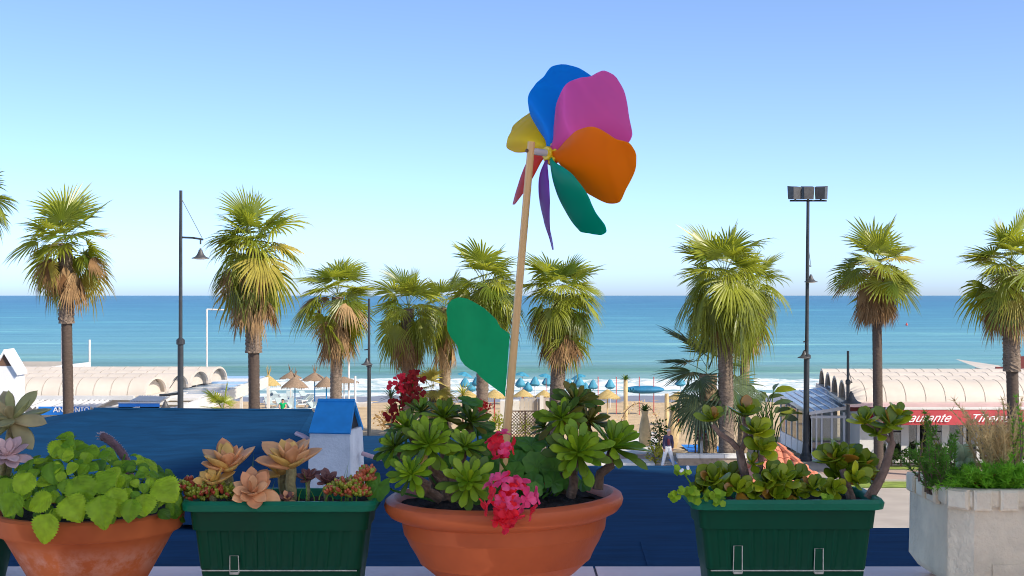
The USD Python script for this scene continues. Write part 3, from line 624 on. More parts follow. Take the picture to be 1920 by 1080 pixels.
def lettering(text, p0, h, m, parent, italic=0., width=None, depth=.012, bold=True):
    tm = meshkit.text_mesh(text, h, depth, bold); v = np.asarray(tm.vertices).copy()
    if width: v[:, 0] *= width / (v[:, 0].max() - v[:, 0].min())
    v[:, 0] += italic * v[:, 1]
    return part('lettering', MB().add(np.c_[v[:, 0] + p0[0], p0[1] - v[:, 2], p0[2] + v[:, 1]], tm.faces), m, parent)
lettering('ANTONIO', (at(99, 0, 62.78)[0], 62.79, at(0, 772.5, 62.78)[2]), 8.6 / F * 62.8, letter, sg, width=68 / F * 62.8)
part('awning_panel', corrugated(at(252, 0, 62)[0], at(310, 0, 62)[0], 63.0, at(0, 743, 63)[2], 61.2, at(0, 754, 61.2)[2], 12), alu, lr)
sg = part('sign', MB().span((at(222, 0, 61)[0], 61.0, at(0, 771, 61)[2]), (at(299, 0, 61)[0], 61.06, at(0, 755.5, 61)[2])), bluesign, lr)
part('sign_trim', MB().span((at(221, 0, 61)[0], 60.96, at(0, 756, 61)[2]), (at(300, 0, 61)[0], 61.05, at(0, 754, 61)[2])), alu, lr)
# pergola walkway
pg = thing('pergola', 'long white entrance pergola with blue glazed roof beside the left restaurant', 'pergola', (-16.5, 70, 0))
ZP = 2.86
part('beam', MB().span((-15.55, 60.5, ZP - .62), (-15.35, 84, ZP)), white, pg, label='deep white side beam of the pergola')
part('beam', MB().span((-18.75, 66.8, ZP - .1), (-18.5, 80, ZP + .1)), white, pg)
part('beam', MB().span((-17.2, 60.5, ZP - .1), (-17.02, 70, ZP + .06)), white, pg)
for k in range(9):
    y = 61 + k * 2.6
    part('rafter', MB().span((-18.6, y, ZP - .08), (-15.5, y + .12, ZP + .04)), white, pg)
    if k >= 2: part('roof_panel', MB().span((-18.4 + .02, y + .14, ZP + .0), (-15.6, y + 2.58, ZP + .03)), white if k in (2, 7) else roofglass, pg)
for y in (61.2, 64.2, 67.2, 71, 76): part('post', MB().span((-15.52, y, 0), (-15.38, y + .16, ZP - .62)), white, pg)
for y in (74, 80): part('post', MB().span((at(500, 0, y)[0], y, 0), (at(500, 0, y)[0] + .16, y + .16, ZP - .3)), white, pg)

# right restaurant
rr_ = thing('restaurant', 'low restaurant with barrel vaulted roof and red lettered awning on the right', 'restaurant', (20, 64, 0))
XR = 15.72
for k in range(4):
    y0 = 62.6 + 3.2 * k
    vault(rr_, XR + .42 * k, 34, y0, y0 + 2.95, 3.0, .95, .93, roofw, XR + .42 * k, roofw2, sh=.13)
part('roof_deck', MB().prism([(XR - .1, 62.5), (34, 62.5), (34, 76), (XR + 1.6, 76)], ((0, 0, 2.86), (1, 0, 0), (0, 1, 0), (0, 0, 1)), .16), roofw2, rr_)
part('fascia', MB().span((XR, 62.1, 2.80), (34, 62.46, 2.98)), pinkfascia, rr_)
part('fascia_board', MB().span((XR + .2, 62.7, 2.55), (34, 62.8, 2.80)), darkred, rr_)  # dark strip painting the shade under the fascia
part('awning_bar', MB().span((at(1660, 0, 61.4)[0], 61.25, at(0, 768, 61.3)[2]), (34, 61.42, at(0, 763.5, 61.3)[2])), white, rr_)
aw = part('awning', MB().grid(np.array([[(x, 61.3, at(0, 767.5, 61.3)[2]) for x in (16.9, 34)], [(x, 60.7, at(0, 797, 60.7)[2]) for x in (16.9, 34)]])), redm, rr_)
part('awning_side', MB().add(np.array([(16.88, 61.3, at(0, 767, 61.3)[2]), (16.88, 60.7, at(0, 796, 60.7)[2]), (16.88, 62.5, at(0, 790, 62)[2]), (16.88, 62.5, 2.8)]), [[0, 1, 2, 3]]), redm, rr_)
part('awning_side', MB().span((at(1622, 0, 62.4)[0], 62.3, at(0, 792, 62.4)[2]), (at(1650, 0, 62.4)[0], 62.36, at(0, 764, 62.4)[2])), redm, rr_)
for k in range(9):
    x = 17.6 + k * 1.55
    part('awning_arm', MB().tube([(x, 62.5, 2.74), (x + .12, 61.35, at(0, 765, 61.3)[2])], .03, 5), alu, rr_)
lz = at(0, 791, 60.75)[2]
def cursive(text, px, h, pw): lettering(text, (at(px, 0, 60.70)[0], 60.74, lz), h / F * 60.7, letter, aw, italic=.6, width=pw / F * 60.7, depth=.02, bold=False)
cursive('Restaurante', 1657, 15.5, 121)
cursive('Tirena', 1816, 14.5, 74)
# front: mullions, dark glazed panes, sill
yf = 63.4
part('interior', MB().span((17.2, 66.8, 0), (34, 67, 2.8)), darkin, rr_)
part('floor', MB().span((17.2, yf + .1, .02), (34, 66.8, .06)), woodbrown, rr_)
cols = [1632, 1665, 1697, 1722, 1773, 1809, 1834, 1862, 1888, 1915, 1950]
for i, px in enumerate(cols):
    w = .36 if px in (1773, 1697) else .14
    x = at(px, 0, yf)[0]
    part('mullion', MB().span((x - w / 2, yf, .06), (x + w / 2, yf + .14, 2.56)), white if px != 1862 else bamboo, rr_)
    if i:
        xp = at(cols[i - 1], 0, yf)[0]
        p_ = part('window_pane', MB().span((xp + .18, yf + .05, .3), (x - .18 if w > .2 else x - .07, yf + .07, 2.5)), pane_m, rr_)
        if i % 2 == 0: part('window_rail', MB().span((xp + .07, yf + .02, 1.5), (x - w / 2, yf + .1, 1.56)), darkin, p_)
part('sill', MB().span((at(1624, 0, yf)[0], yf - .1, .06), (34, yf + .2, .2)), white, rr_)
for k in range(7):
    x = 18.2 + 1.7 * k
    part('table', MB().box((x, 65.0, .72), (.8, .8, .05)).box((x, 65.0, .36), (.08, .08, .7)), woodbrown, rr_)
part('wall_end', MB().span((at(1612, 0, 63.2)[0], 63.2, 0), (at(1640, 0, 63.2)[0], 67, 2.8)), white, rr_)
part('wall_side', MB().prism([(XR + .55, 67.5), (XR + .75, 67.5), (XR + 1.75, 75.9), (XR + 1.55, 75.9)], ((0, 0, 0), (1, 0, 0), (0, 1, 0), (0, 0, 1)), 2.86), white, rr_)
# far raised gables at the right
fg = thing('restaurant_annex', 'white pitched annex with red roof edge behind the right restaurant roofs', 'building', (28, 79, 0))
zz = at(0, 689, 80)[2]
part('gable_wall', MB().prism([(at(1826, 0, 80)[0], 2.9), (36, 2.9), (36, zz - .5), (at(1902, 0, 80)[0], zz - .55), (at(1828, 0, 80)[0], zz)], ((0, 80, 0), (1, 0, 0), (0, 0, 1), (0, -1, 0)), .15), offwhite, fg)  # gable and roof take a darker white: their shade is put into the colour
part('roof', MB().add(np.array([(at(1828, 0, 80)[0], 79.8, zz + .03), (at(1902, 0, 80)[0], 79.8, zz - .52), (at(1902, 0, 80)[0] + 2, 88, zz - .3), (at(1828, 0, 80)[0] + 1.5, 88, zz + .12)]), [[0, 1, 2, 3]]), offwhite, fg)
part('red_edge', MB().span((at(1868, 0, 83)[0], 83, at(0, 693, 83)[2]), (at(1899, 0, 83)[0], 83.2, at(0, 688, 83)[2])), darkred, fg)
part('red_wall', MB().span((at(1912, 0, 82)[0], 82, 2.9), (36, 82.2, at(0, 668, 82)[2])), darkred, fg)

# glass pavilion
gp = thing('glass_pavilion', 'white framed glass pavilion with lean-to glazed roof left of the red awning', 'pavilion', (15.5, 67, 0))
yA, yB = 65.0, 72.0
xA, xB = at(1519, 0, yA)[0], at(1611, 0, yA)[0]
zFL, zFR, zBL, zBR = at(0, 772, yA)[2], at(0, 757, yA)[2], at(0, 737, yB)[2], at(0, 724, yB)[2]
def roof_pt(u, v): return np.array([xA - .15 + (xB - xA + .25) * u, yA - .15 + (yB - yA) * v, (zFL * (1 - u) + zFR * u) * (1 - v) + (zBL * (1 - u) + zBR * u) * v])
for k in range(7):
    u0, u1 = k / 7 + .012, (k + 1) / 7 - .012
    part('roof_pane', MB().grid(np.array([[roof_pt(u0, 0), roof_pt(u1, 0)], [roof_pt(u0, 1), roof_pt(u1, 1)]])), roofglass, gp)
for k in range(8):
    part('roof_bar', MB().tube([roof_pt(k / 7, 0) + (0, 0, .02), roof_pt(k / 7, 1) + (0, 0, .02)], .04, 4), pavw, gp)
part('fascia', MB().add(np.array([roof_pt(0, 0), roof_pt(1, 0), roof_pt(1, 0) - (0, 0, .16), roof_pt(0, 0) - (0, 0, .16)]), [[0, 1, 2, 3]]).add(np.array([roof_pt(0, 0), roof_pt(0, 1), roof_pt(0, 1) - (0, 0, .16), roof_pt(0, 0) - (0, 0, .16)]), [[0, 1, 2, 3]]), pavw, gp)
for px, w in ((1520, .16), (1531, .07), (1541, .07), (1560, .09), (1583, .09), (1591, .07), (1601, .07), (1611, .16)):
    x = at(px, 0, yA)[0]; part('front_post', MB().span((x - w / 2, yA, 0), (x + w / 2, yA + .12, 2.3)), pavw, gp)
part('transom', MB().span((xA, yA - .01, 2.02), (xB, yA + .1, 2.14)), pavw, gp)
part('transom', MB().span((xA, yA - .01, .0), (xB, yA + .1, .18)), pavw, gp)
fx = [1520, 1541, 1560, 1583, 1591, 1611]
for a, b in zip(fx[:-1], fx[1:]):
    part('front_pane', MB().span((at(a, 0, yA)[0] + .06, yA + .05, .18), (at(b, 0, yA)[0] - .06, yA + .06, 2.02)), pane_m, gp)
for k in range(6):
    y = yA + (yB - yA) * k / 5
    part('side_post', MB().span((xA - .05, y, 0), (xA + .05, y + .09, zFL + (zBL - zFL) * k / 5 - .12)), pavw, gp)
    if k < 5:
        part('side_pane', MB().span((xA - .01, y + .1, .7), (xA + .01, yA + (yB - yA) * (k + 1) / 5 - .02, 2.2)), pane_m, gp)
        part('side_board', MB().span((xA - .03, y + .1, .04), (xA + .02, yA + (yB - yA) * (k + 1) / 5 - .02, .68)), pavw, gp)
part('floor', MB().span((xA, yA + .15, .02), (xB, yB, .05)), pave, gp)
part('back_wall', MB().span((xA + .1, yB, 0), (xB, yB + .15, zBL - .05)), pavw, gp)

# ------------------------------------------------------------------ tiled kiosk roof (hip of red pantiles)
dk = 34.
kr = thing('tiled_kiosk', 'small kiosk with red pantile hip roof behind the jade plant planter', 'kiosk', (at(1470, 0, dk)[0], dk, 0))
apex = at(1459, 836, dk); ez = at(0, 925, dk)[2]
c0, c1 = np.array([at(1392, 0, dk - 1.3)[0], dk - 1.3, ez]), np.array([at(1575, 0, dk - 1.3)[0], dk - 1.3, ez])
c2, c3 = np.array([c1[0], dk + 1.6, ez]), np.array([c0[0], dk + 1.6, ez])
def tiles(a, b, ap, name, nr=8, nc=12):
    for r_ in range(nr):
        t0, t1 = r_ / nr, min((r_ + 1.12) / nr, 1)
        for k in range(nc):
            u0, u1 = k / nc, (k + 1) / nc
            um = (u0 + u1) / 2
            # keep the tile pitch constant: cut columns at the hip
            wl, wr = t0 * (ap_u), 1 - t0 * (1 - ap_u)
            if um < wl + .01 or um > wr - .01: continue
            nrm = unit(np.cross(b - a, ap - a)); up_ = ap - (a + (b - a) * ap_u)
            P = []
            for t in (t0, t1):
                row = []
                for s in np.linspace(0, 1, 6):
                    p = a + (b - a) * (u0 + (u1 - u0) * s * 1.03) + up_ * t
                    row.append(p + nrm * (.055 * math.sin(PI * s) + (.03 if t == t0 else .0)))
                P.append(row)
            P = np.array(P)
            low = P[0] - nrm * .035
            m = MB().grid(np.array([low, P[0], P[1]]))
            part(name, m, tilered, kr)
ap_u = (apex[0] - c0[0]) / (c1[0] - c0[0])
tiles(c0, c1, apex, 'roof_tile')
nv = lambda a, b, c_: MB().add(np.array([a, b, c_]), [[0, 1, 2]])
part('roof_slope', MB().add(np.array([c0, c1, c2, c3, apex]) - np.array([0, 0, .02]), [[0, 1, 4], [1, 2, 4], [2, 3, 4], [3, 0, 4]]), tilered, kr)
for a in (c0, c1, c2, c3):
    for k in range(9):
        t0, t1 = k / 9, (k + 1.1) / 9
        part('ridge_tile', MB().tube([a + (apex - a) * t0 + (0, 0, .05), a + (apex - a) * min(t1, 1) + (0, 0, .03)], [.085, .065], 8), tilered, kr)
part('wall', MB().span((c0[0] + .3, dk - 1.0, 0), (c1[0] - .3, dk + 1.3, ez)), wallm, kr)

# ------------------------------------------------------------------ beach furniture
def thatch(label, px, py_tip, py_eave, rpx, d, m, tuft=False, pole=None, seed=1, droop=.0):
    r = random.Random(seed); tip = at(px, py_tip, d); R = rpx / F * d; ze = at(0, py_eave, d)[2]; zb = gz(d)
    t = thing('straw_parasol', label, 'parasol', (tip[0], d, zb))
    part('pole', MB().tube([(tip[0], d, zb), (tip[0], d, ze + .2)], .045, 8), pole or white, t)
    n = 22; V = []
    prof = [(.04, 0), (.35, .28), (.7, .62), (1.0, 1.0)]
    rows = []
    for f_, h in prof:
        rows.append([(tip[0] + R * f_ * (1 + (r.uniform(-.07, .07) if f_ == 1 else 0)) * math.cos(2 * PI * j / n), d + R * f_ * math.sin(2 * PI * j / n), tip[2] + (ze - tip[2]) * h + (r.uniform(-.06, .04) if f_ == 1 else 0)) for j in range(n)])
    rows = [row + [row[0]] for row in rows]
    part('thatch', MB().grid(np.array(rows), True).grid(np.array([rows[-1], [(tip[0] + (p[0] - tip[0]) * .8, d + (p[1] - d) * .8, p[2] + .08) for p in rows[-1]]])), m, t, smooth=True)
    fr = MB()
    for j in range(60):
        a = r.uniform(0, 2 * PI); q = np.array([tip[0] + R * .97 * math.cos(a), d + R * .97 * math.sin(a), ze + .03]); fr.tube([q, q + (math.cos(a) * .06, math.sin(a) * .06, -r.uniform(.08, .2))], [.016, .006], 3, False)
    part('fringe', fr, m, t, kind='stuff')
    if tuft:
        for j in range(6):
            a = r.uniform(0, 2 * PI); l = r.uniform(.35, .75)
            part('tuft_stick', MB().tube([tip - (0, 0, .1), tip + np.array([math.cos(a) * .22, math.sin(a) * .22, l])], [.05, .012], 4), m, t)
thatch('left old parasol catching light on its straw', 503, 703, 722, 23, 101, straw, True, seed=1)
thatch('rear old brown parasol near the surf', 545, 697, 709, 20, 112, straw_d, True, seed=2)
thatch('front middle brown parasol in the old group', 553, 706, 726, 25, 99, straw_d, True, bluepaint, seed=3)
thatch('brown parasol left of the skirted palm trunk, tallest spikes', 590, 698, 713, 24, 106, straw_d, True, bluepaint, seed=4)
thatch('brown parasol just before the skirted palm trunk', 612, 706, 725, 22, 100, straw_d, False, bluepaint, seed=5)
thatch('brown parasol behind the skirted palm trunk', 645, 706, 717, 28, 104, straw_d, False, seed=6)
for k, (px, pt, pe, rp_, lab) in enumerate(((878, 732, 746, 22, 'first from left'), (927, 730, 745, 22, 'second from left, below the foam leaf'), (981, 730, 743, 20, 'just right of the wooden stick'), (1020, 731, 743, 17, 'left of the skirted palm trunk'), (1092, 733, 745, 20, 'behind the bronze rosettes'), (1139, 730, 746, 24, 'standing alone left of the bamboo posts'), (1272, 734, 748, 22, 'right of the bamboo posts'))):
    thatch('yellow straw parasol ' + lab, px, pt, pe, rp_, 88 + (k % 3), straw, False, redpole if k in (1, 6) else bamboo, seed=20 + k)

def closed_umbrella(label, px, py, d, opened=False, seed=1, hpx=18):
    r = random.Random(seed); zb = gz(d); top = at(px, py, d); h = hpx / F * d
    t = thing('blue_parasol', label, 'parasol', (top[0], d, zb))
    part('pole', MB().tube([(top[0], d, zb), (top[0], d, top[2])], .03, 6), redpole if opened else white, t)
    if opened:
        n = 16; R = 15 / F * d; rows = []
        tilt = r.uniform(-.25, .25)
        for f_, hh in ((.02, 0), (.5, .12), (1.0, .36)):
            rows.append([(top[0] + R * f_ * math.cos(2 * PI * j / n), d + R * f_ * math.sin(2 * PI * j / n), top[2] - hh + tilt * f_ * R * math.cos(2 * PI * j / n) + (.06 if (j % 2 and f_ == 1) else 0)) for j in range(n)] )
        part('canopy', MB().grid(np.array([q + [q[0]] for q in rows]), True), tealcloth, t)
    else:
        n = 14; prof = [(.02, 0), (.12, .1), (.22, .35), (.32, .62), (.36, .8), (.22, 1.0)]
        rows = [[(top[0] + f_ * (1 + (.25 if j % 2 else -.1)) * math.cos(2 * PI * j / n), d + f_ * math.sin(2 * PI * j / n), top[2] - h * q + r.uniform(-.04, .04)) for j in range(n)] for f_, q in prof]
        part('canopy', MB().grid(np.array([q + [q[0]] for q in rows]), True), tealcloth, t, smooth=50)
for k, (px, py, op, lab) in enumerate(((872, 708, 0, 'closed turquoise parasol under the left open one by the foam leaf'), (884, 716, 0, 'smallest closed turquoise parasol left of the foam leaf tip'), (894, 706, 0, 'closed turquoise parasol at the foam leaf edge'), (872, 697, 1, 'open turquoise parasol left of the foam leaf'),
        (976, 708, 0, 'closed turquoise parasol just right of the wooden stick'), (979, 697, 1, 'open turquoise parasol just right of the wooden stick'), (990, 716, 0, 'low closed turquoise parasol second from the stick'), (1003, 706, 0, 'closed turquoise parasol midway between stick and skirted palm'), (1026, 705, 0, 'closed turquoise parasol touching the skirted palm trunk'), (1024, 700, 1, 'open turquoise parasol behind the skirted palm trunk'),
        (1058, 707, 0, 'closed turquoise parasol right of the skirted palm trunk'), (1067, 710, 0, 'second closed turquoise parasol right of the skirted palm'), (1081, 709, 0, 'left of the closed pair above the bronze rosettes'), (1087, 707, 0, 'right of the closed pair above the bronze rosettes'), (1085, 701, 1, 'open turquoise parasol above the bronze rosettes'), (1098, 717, 0, 'low closed turquoise parasol right of the pair'), (1112, 712, 0, 'closed turquoise parasol standing alone'), (1144, 711, 0, 'bulky closed turquoise parasol above the lone straw one'), (1276, 706, 0, 'closed turquoise parasol at the young palm fans'), (1405, 702, 0, 'closed turquoise parasol seen between the palm trunks'))):
    closed_umbrella(lab, px, py, 106 + (k * 7) % 9, op, 40 + k)
# blue oval canopy on red poles
d = 100.
bo = thing('oval_canopy', 'long oval blue canopy held up on thin red poles by the surf', 'canopy', (at(1208, 0, d)[0], d, gz(d)))
part('canopy', MB().ball(at(1208, 730.5, d), (38 / F * d, .8, 7.5 / F * d), 3), tealdark, bo, smooth=True)
for px in (1121, 1155, 1198, 1225): part('pole', MB().tube([(at(px, 0, d)[0], d - .3, gz(d)), at(px, 706, d) - (0, .3, 0)], .035, 6), redpole, bo)
for k in range(5): part('stripe', MB().ball(at(1176 + k * 3, 729 + (k % 2) * 2, d) - (0, .55, 0), (.06, .3, .12), 1), tealcloth, bo)
# bamboo posts topped with plants, arch, totems
def spiky(parent, c, R, n, m, seed=1, name='leaf', lo=5, hi=75, w=.07):
    r = random.Random(seed)
    for k in range(n):
        az = k * 2.39996; el = math.radians(hi + (lo - hi) * k / n)
        d_ = np.array([math.cos(el) * math.cos(az), math.cos(el) * math.sin(az), math.sin(el)]); s = unit(np.cross(d_, [0, 0, 1])); L = R * r.uniform(.8, 1.1)
        P = [[c + d_ * L * t - s * w * wf - np.array([0, 0, .25 * L * t * t]), c + d_ * L * t + np.cross(s, d_) * w * -.4 * wf - np.array([0, 0, .25 * L * t * t]), c + d_ * L * t + s * w * wf - np.array([0, 0, .25 * L * t * t])] for t, wf in ((0, .6), (.35, 1), (.7, .7), (1, .05))]
        part(name, MB().grid(np.array(P)), m, parent)
for (px, pt, pb, dd, lab) in ((1173, 712, 812, 79, 'bamboo post with a green tuft on top, left of the oval canopy'), (1250, 738, 812, 79, 'bamboo post below the right end of the oval canopy')):
    t = thing('bamboo_post', lab, 'post', (at(px, 0, dd)[0], dd, gz(dd)))
    part('pole', MB().tube([(at(px, 0, dd)[0], dd, gz(dd))] + [at(px, pt + (pb - pt) * s, dd) for s in (.8, .6, .4, .2, 0)], [.13, .12, .135, .12, .135, .12], 10), bamboo, t)
    if px == 1173: spiky(t, at(px, 712, dd), .5, 14, hedge, 3)
for (px, pt, pb, dd, lab, s) in ((1209, 770, 838, 70, 'low clay totem with a green agave tuft in front of the arch', 9), (1262, 770, 832, 71, 'bulging clay totem with agave tuft behind the walking man', 9)):
    t = thing('planter_totem', lab, 'planter', (at(px, 0, dd)[0], dd, gz(dd)))
    c = np.array([at(px, 0, dd)[0], dd, gz(dd)]); H = at(0, pt, dd)[2] - c[2]
    part('urn', MB().lathe([(.18, 0), (.3, .15 * H), (.34, .4 * H), (.24, .7 * H), (.15, .9 * H), (.2, H), (.001, H)], c, 16), bamboo, t, smooth=40)
    spiky(t, c + (0, 0, H), .55, 18, hedge, s)
d = 74.
ar = thing('garden_arch', 'thin rusty garden arch with dry creeper on the sand', 'arch', (at(1200, 0, d)[0], d, gz(d)))
pts = [at(1199 + 39 * math.cos(a), 832 - 76 * math.sin(a) ** .8, d) for a in np.linspace(PI, 0, 22)]
part('arch', MB().tube(pts, .025, 6), woodbrown, ar)
cr = MB()
for k in range(160):
    p = pts[rng.randrange(len(pts))] + np.array([rng.uniform(-.25, .25), rng.uniform(-.1, .1), rng.uniform(-.2, .2)]); q = unit([rng.uniform(-1, 1), rng.uniform(-1, 1), rng.uniform(-1, 1)])
    if rng.random() < .5 or p[0] < at(1175, 0, d)[0] or p[0] > at(1225, 0, d)[0]: cr.tube([p, p + q * .12], [.02, .008], 3, False)
part('creeper', cr, drytwig, ar, kind='stuff')

def bush(name, label, px, py_top, py_bot, wpx, d, m, n=220, leaf=.12, seed=1, cat='bush', stem=True):
    r = random.Random(seed); c = np.array([at(px, 0, d)[0], d, gz(d)]); H = at(0, py_top, d)[2] - max(c[2], at(0, py_bot, d)[2]); W = wpx / 2 / F * d; z0 = at(0, py_bot, d)[2]
    t = thing(name, label, cat, c); mb = MB()
    for k in range(n):
        q = unit([r.gauss(0, 1), r.gauss(0, 1), r.gauss(0, 1)]) * r.random() ** .35 * (1 + .25 * math.sin(5 * r.random()))
        p = np.array([c[0] + q[0] * W, d + q[1] * W * .8, z0 + H * .5 + q[2] * H * .5])
        dv = unit(q + np.array([r.uniform(-.8, .8), r.uniform(-.8, .8), r.uniform(-.3, .9)])); s = unit(np.cross(dv, [r.random(), .3, r.random()])); L = leaf * r.uniform(.6, 1.3)
        mb.add(np.array([p, p + dv * L * .5 + s * L * .3, p + dv * L, p + dv * L * .5 - s * L * .3]), [[0, 1, 2], [0, 2, 3]])
    part('foliage', mb, m, t, kind='stuff')
    if stem: part('stem', MB().tube([c - (0, 0, .05), np.array([c[0], d, z0 + H * .6])], [.05, .02], 5), woodbrown, t)
    return t
bush('bush', 'green creeper bush just left of the walking man', 1236, 790, 850, 30, 66, hedge, 320, .16, 2)
bush('bush', 'yellow leaved bush at the feet of the walking man', 1228, 832, 872, 26, 63.5, hedgey, 200, .2, 3)
bush('bush', 'yellow flowering bush behind the walking man', 1268, 790, 815, 20, 72, hedgey, 160, .14, 4)
bush('bush', 'round green bush behind the wooden stick', 935, 778, 815, 34, 66, hedgey, 300, .15, 5)
bush('bush', 'climber with yellow green leaves on the lattice', 985, 785, 830, 40, 67.8, hedgey, 200, .13, 6)
bush('bush', 'dry straw coloured shrub beside the thin lamp post', 735, 772, 800, 60, 69, drytwig, 500, .2, 7)
bush('bush', 'reddish plant at the foot of the slim palm trunk', 905, 755, 775, 30, 72, petdark, 160, .2, 8)
palm('small yellow green palm left of the tan slim trunk', 812, 812, 735, 46, 79, n=20, seed=31, trunk_px=14, low=-35, fm=frond_y, droop=.5, yellow=0, dead=0, hang=.9)
bush('bush', 'trailing green plant on the narrow post beside the signboard', 1304, 740, 830, 9, 66, hedge, 220, .12, 10)
for (px, py, R, lab, m_, dd) in ((735, 772, .75, 'small spiky yucca on the sand right of the lamp post', hedge, 68), (733, 745, .9, 'dark spiky yucca behind the faded red flowers', frond_b, 76), (868, 740, 1.1, 'arching green date palm shrub by the marker pole', hedgey, 84)):
    t = thing('yucca', lab, 'plant', (at(px, 0, dd)[0], dd, gz(dd)))
    part('stem', MB().tube([(at(px, 0, dd)[0], dd, gz(dd) - .05), at(px, py, dd)], .07, 6), woodbrown, t)
    spiky(t, at(px, py, dd), R, 26, m_, 5, lo=-10, w=.045)
# bird of paradise clump left of the pavilion
d = 67.
bp = thing('banana_plant', 'dark banana-like plant left of the glass pavilion', 'plant', (at(1440, 0, d)[0], d, 0))
r = random.Random(5)
for k in range(26):
    a = r.uniform(0, 2 * PI); b0 = np.array([at(1430 + r.uniform(-14, 18), 0, d)[0], d + r.uniform(-.6, .6), 0]); H = r.uniform(1.5, 3.9) if k > 6 else r.uniform(3.2, 4.1)
    lean = np.array([math.cos(a), math.sin(a) * .6, 0]) * r.uniform(.2, 1.0); mid = b0 + lean * .5 + (0, 0, H * .6)
    tip = b0 + lean + (0, 0, H * .78); s = unit([r.uniform(-1, 1), r.uniform(-1, 1), .2])
    part('stalk', MB().tube([b0, mid, tip], [.04, .03, .02], 4), hedge, bp)
    dv = unit(tip - mid + np.array([lean[0], lean[1], -.1])); L = H * .32; P = []
    s = unit(np.cross(dv, unit([r.uniform(-1, 1), r.uniform(-1, 1), .1])))
    for tt, w in ((0, .02), (.25, .8), (.5, 1), (.8, .7), (1, .03)):
        cpt = tip + dv * L * tt - np.array([0, 0, .35 * L * tt * tt]); P.append([cpt - s * w * .2, cpt + np.array([0, 0, -.04]), cpt + s * w * .2])
    part('leaf', MB().grid(np.array(P)), frond_b if k % 3 else frond_a, bp)

# lattice fence, hut, boards, wall, signboard, mats
d = 68.
lf = thing('lattice_fence', 'diamond lattice fence panel behind the wooden stick', 'fence', (at(985, 0, d)[0], d, 0))
x0, x1_, z0, z1 = at(958, 0, d)[0], at(1012, 0, d)[0], at(0, 835, d)[2], at(0, 772, d)[2]
for k in range(-8, 16):
    for sg_ in (1, -1):
        xa_, xb_ = x0 + k * .16, x0 + k * .16 + sg_ * (z1 - z0)
        pa, pb = np.array([xa_, d, z0]), np.array([xb_, d + .02 * sg_, z1])
        ts = [0, 1]
        for lim in (x0, x1_):
            if abs(xb_ - xa_) > 1e-6:
                u = (lim - xa_) / (xb_ - xa_)
                if 0 < u < 1: ts.append(u)
        ts = sorted(ts); 
        for u0, u1 in zip(ts[:-1], ts[1:]):
            mx = xa_ + (xb_ - xa_) * (u0 + u1) / 2
            if x0 <= mx <= x1_: part('slat', MB().tube([pa + (pb - pa) * u0, pa + (pb - pa) * u1], .018, 4), woodbrown, lf)
for x in (x0, (x0 + x1_) / 2, x1_): part('post', MB().span((x - .04, d - .04, 0), (x + .04, d + .06, z1 + .05)), woodbrown, lf)
part('rail', MB().span((x0, d - .03, z1), (x1_, d + .05, z1 + .06)), woodbrown, lf); part('rail', MB().span((x0, d - .03, z0 - .1), (x1_, d + .05, z0)), woodbrown, lf)
d = 80.
ht = thing('beach_hut', 'pale beach counter with boarded front behind the wooden stick', 'hut', (at(985, 0, d)[0], d, gz(d)))
part('box', MB().span((at(938, 0, d)[0], d, gz(d)), (at(974, 0, d)[0], d + 1.2, at(0, 752, d)[2])), white, ht)
for k in range(8): part('board', MB().span((at(976 + 8 * k, 0, d)[0], d + .2, gz(d)), (at(976 + 8 * k + 7.2, 0, d)[0], d + .28, at(0, 748 - (k % 2), d)[2])), offwhite if k < 7 else white, ht)
part('post', MB().span((at(1012, 0, d)[0], d - .1, gz(d)), (at(1019, 0, d)[0], d + .1, at(0, 742, d)[2])), white, ht)
bw = thing('boardwalk', 'white boardwalk slabs leading down to the sand', 'boardwalk', (at(1200, 0, 70)[0], 70, 0))
for k in range(9):
    y0_ = 62.5 + k * 1.95
    part('slab', MB().span((at(1120 if k < 5 else 1178, 0, y0_)[0], y0_, gz(y0_) - .1), (at(1236 - (k < 3) * 8, 0, y0_)[0], y0_ + 1.75, gz(y0_) + .13)), pavepink if k % 3 == 1 else white, bw)
for k in range(3): part('step', MB().span((at(1020, 0, 60)[0], 59.6 + k * .5, .02), (at(1115, 0, 60)[0], 60.05 + k * .5, .1 + .06 * k)), pave, bw)
d = 61.7
lw2 = thing('low_wall', 'low stone wall with white coping right of the walking man', 'wall', (at(1345, 0, d)[0], d, 0))
part('wall', MB().span((at(1272, 0, d)[0], d, 0), (at(1402, 0, d)[0], d + .4, at(0, 859, d)[2])), stonewall, lw2)
for a, b in ((1270, 1312), (1312.5, 1358), (1358.5, 1404)):
    part('coping', MB().span((at(a, 0, d)[0], d - .06, at(0, 859, d)[2]), (at(b, 0, d)[0] - .01, d + .48, at(0, 852, d)[2])), white, lw2)
d = 64.
sb = thing('signboard', 'pale notice board with rows of small marks on a white post', 'sign', (at(1316, 0, d)[0], d, 0))
part('post', MB().span((at(1313, 0, d)[0], d, 0), (at(1318, 0, d)[0], d + .1, at(0, 822, d)[2])), white, sb)
part('board', MB().span((at(1304, 0, d)[0], d - .05, at(0, 826, d)[2]), (at(1327, 0, d)[0], d, at(0, 790, d)[2])), pavepink, sb)
part('header', MB().span((at(1305, 0, d)[0], d - .1, at(0, 798, d)[2]), (at(1328, 0, d)[0], d + .02, at(0, 788, d)[2])), alu, sb)
for rr in range(4):
    for cc in range(4): part('notice', MB().box(at(1308 + cc * 5, 803 + rr * 6, d) - (0, .055, 0), (.07, .008, .08)), (bluepaint, darkred, woodbrown, darkin)[(rr + cc) % 4], sb)
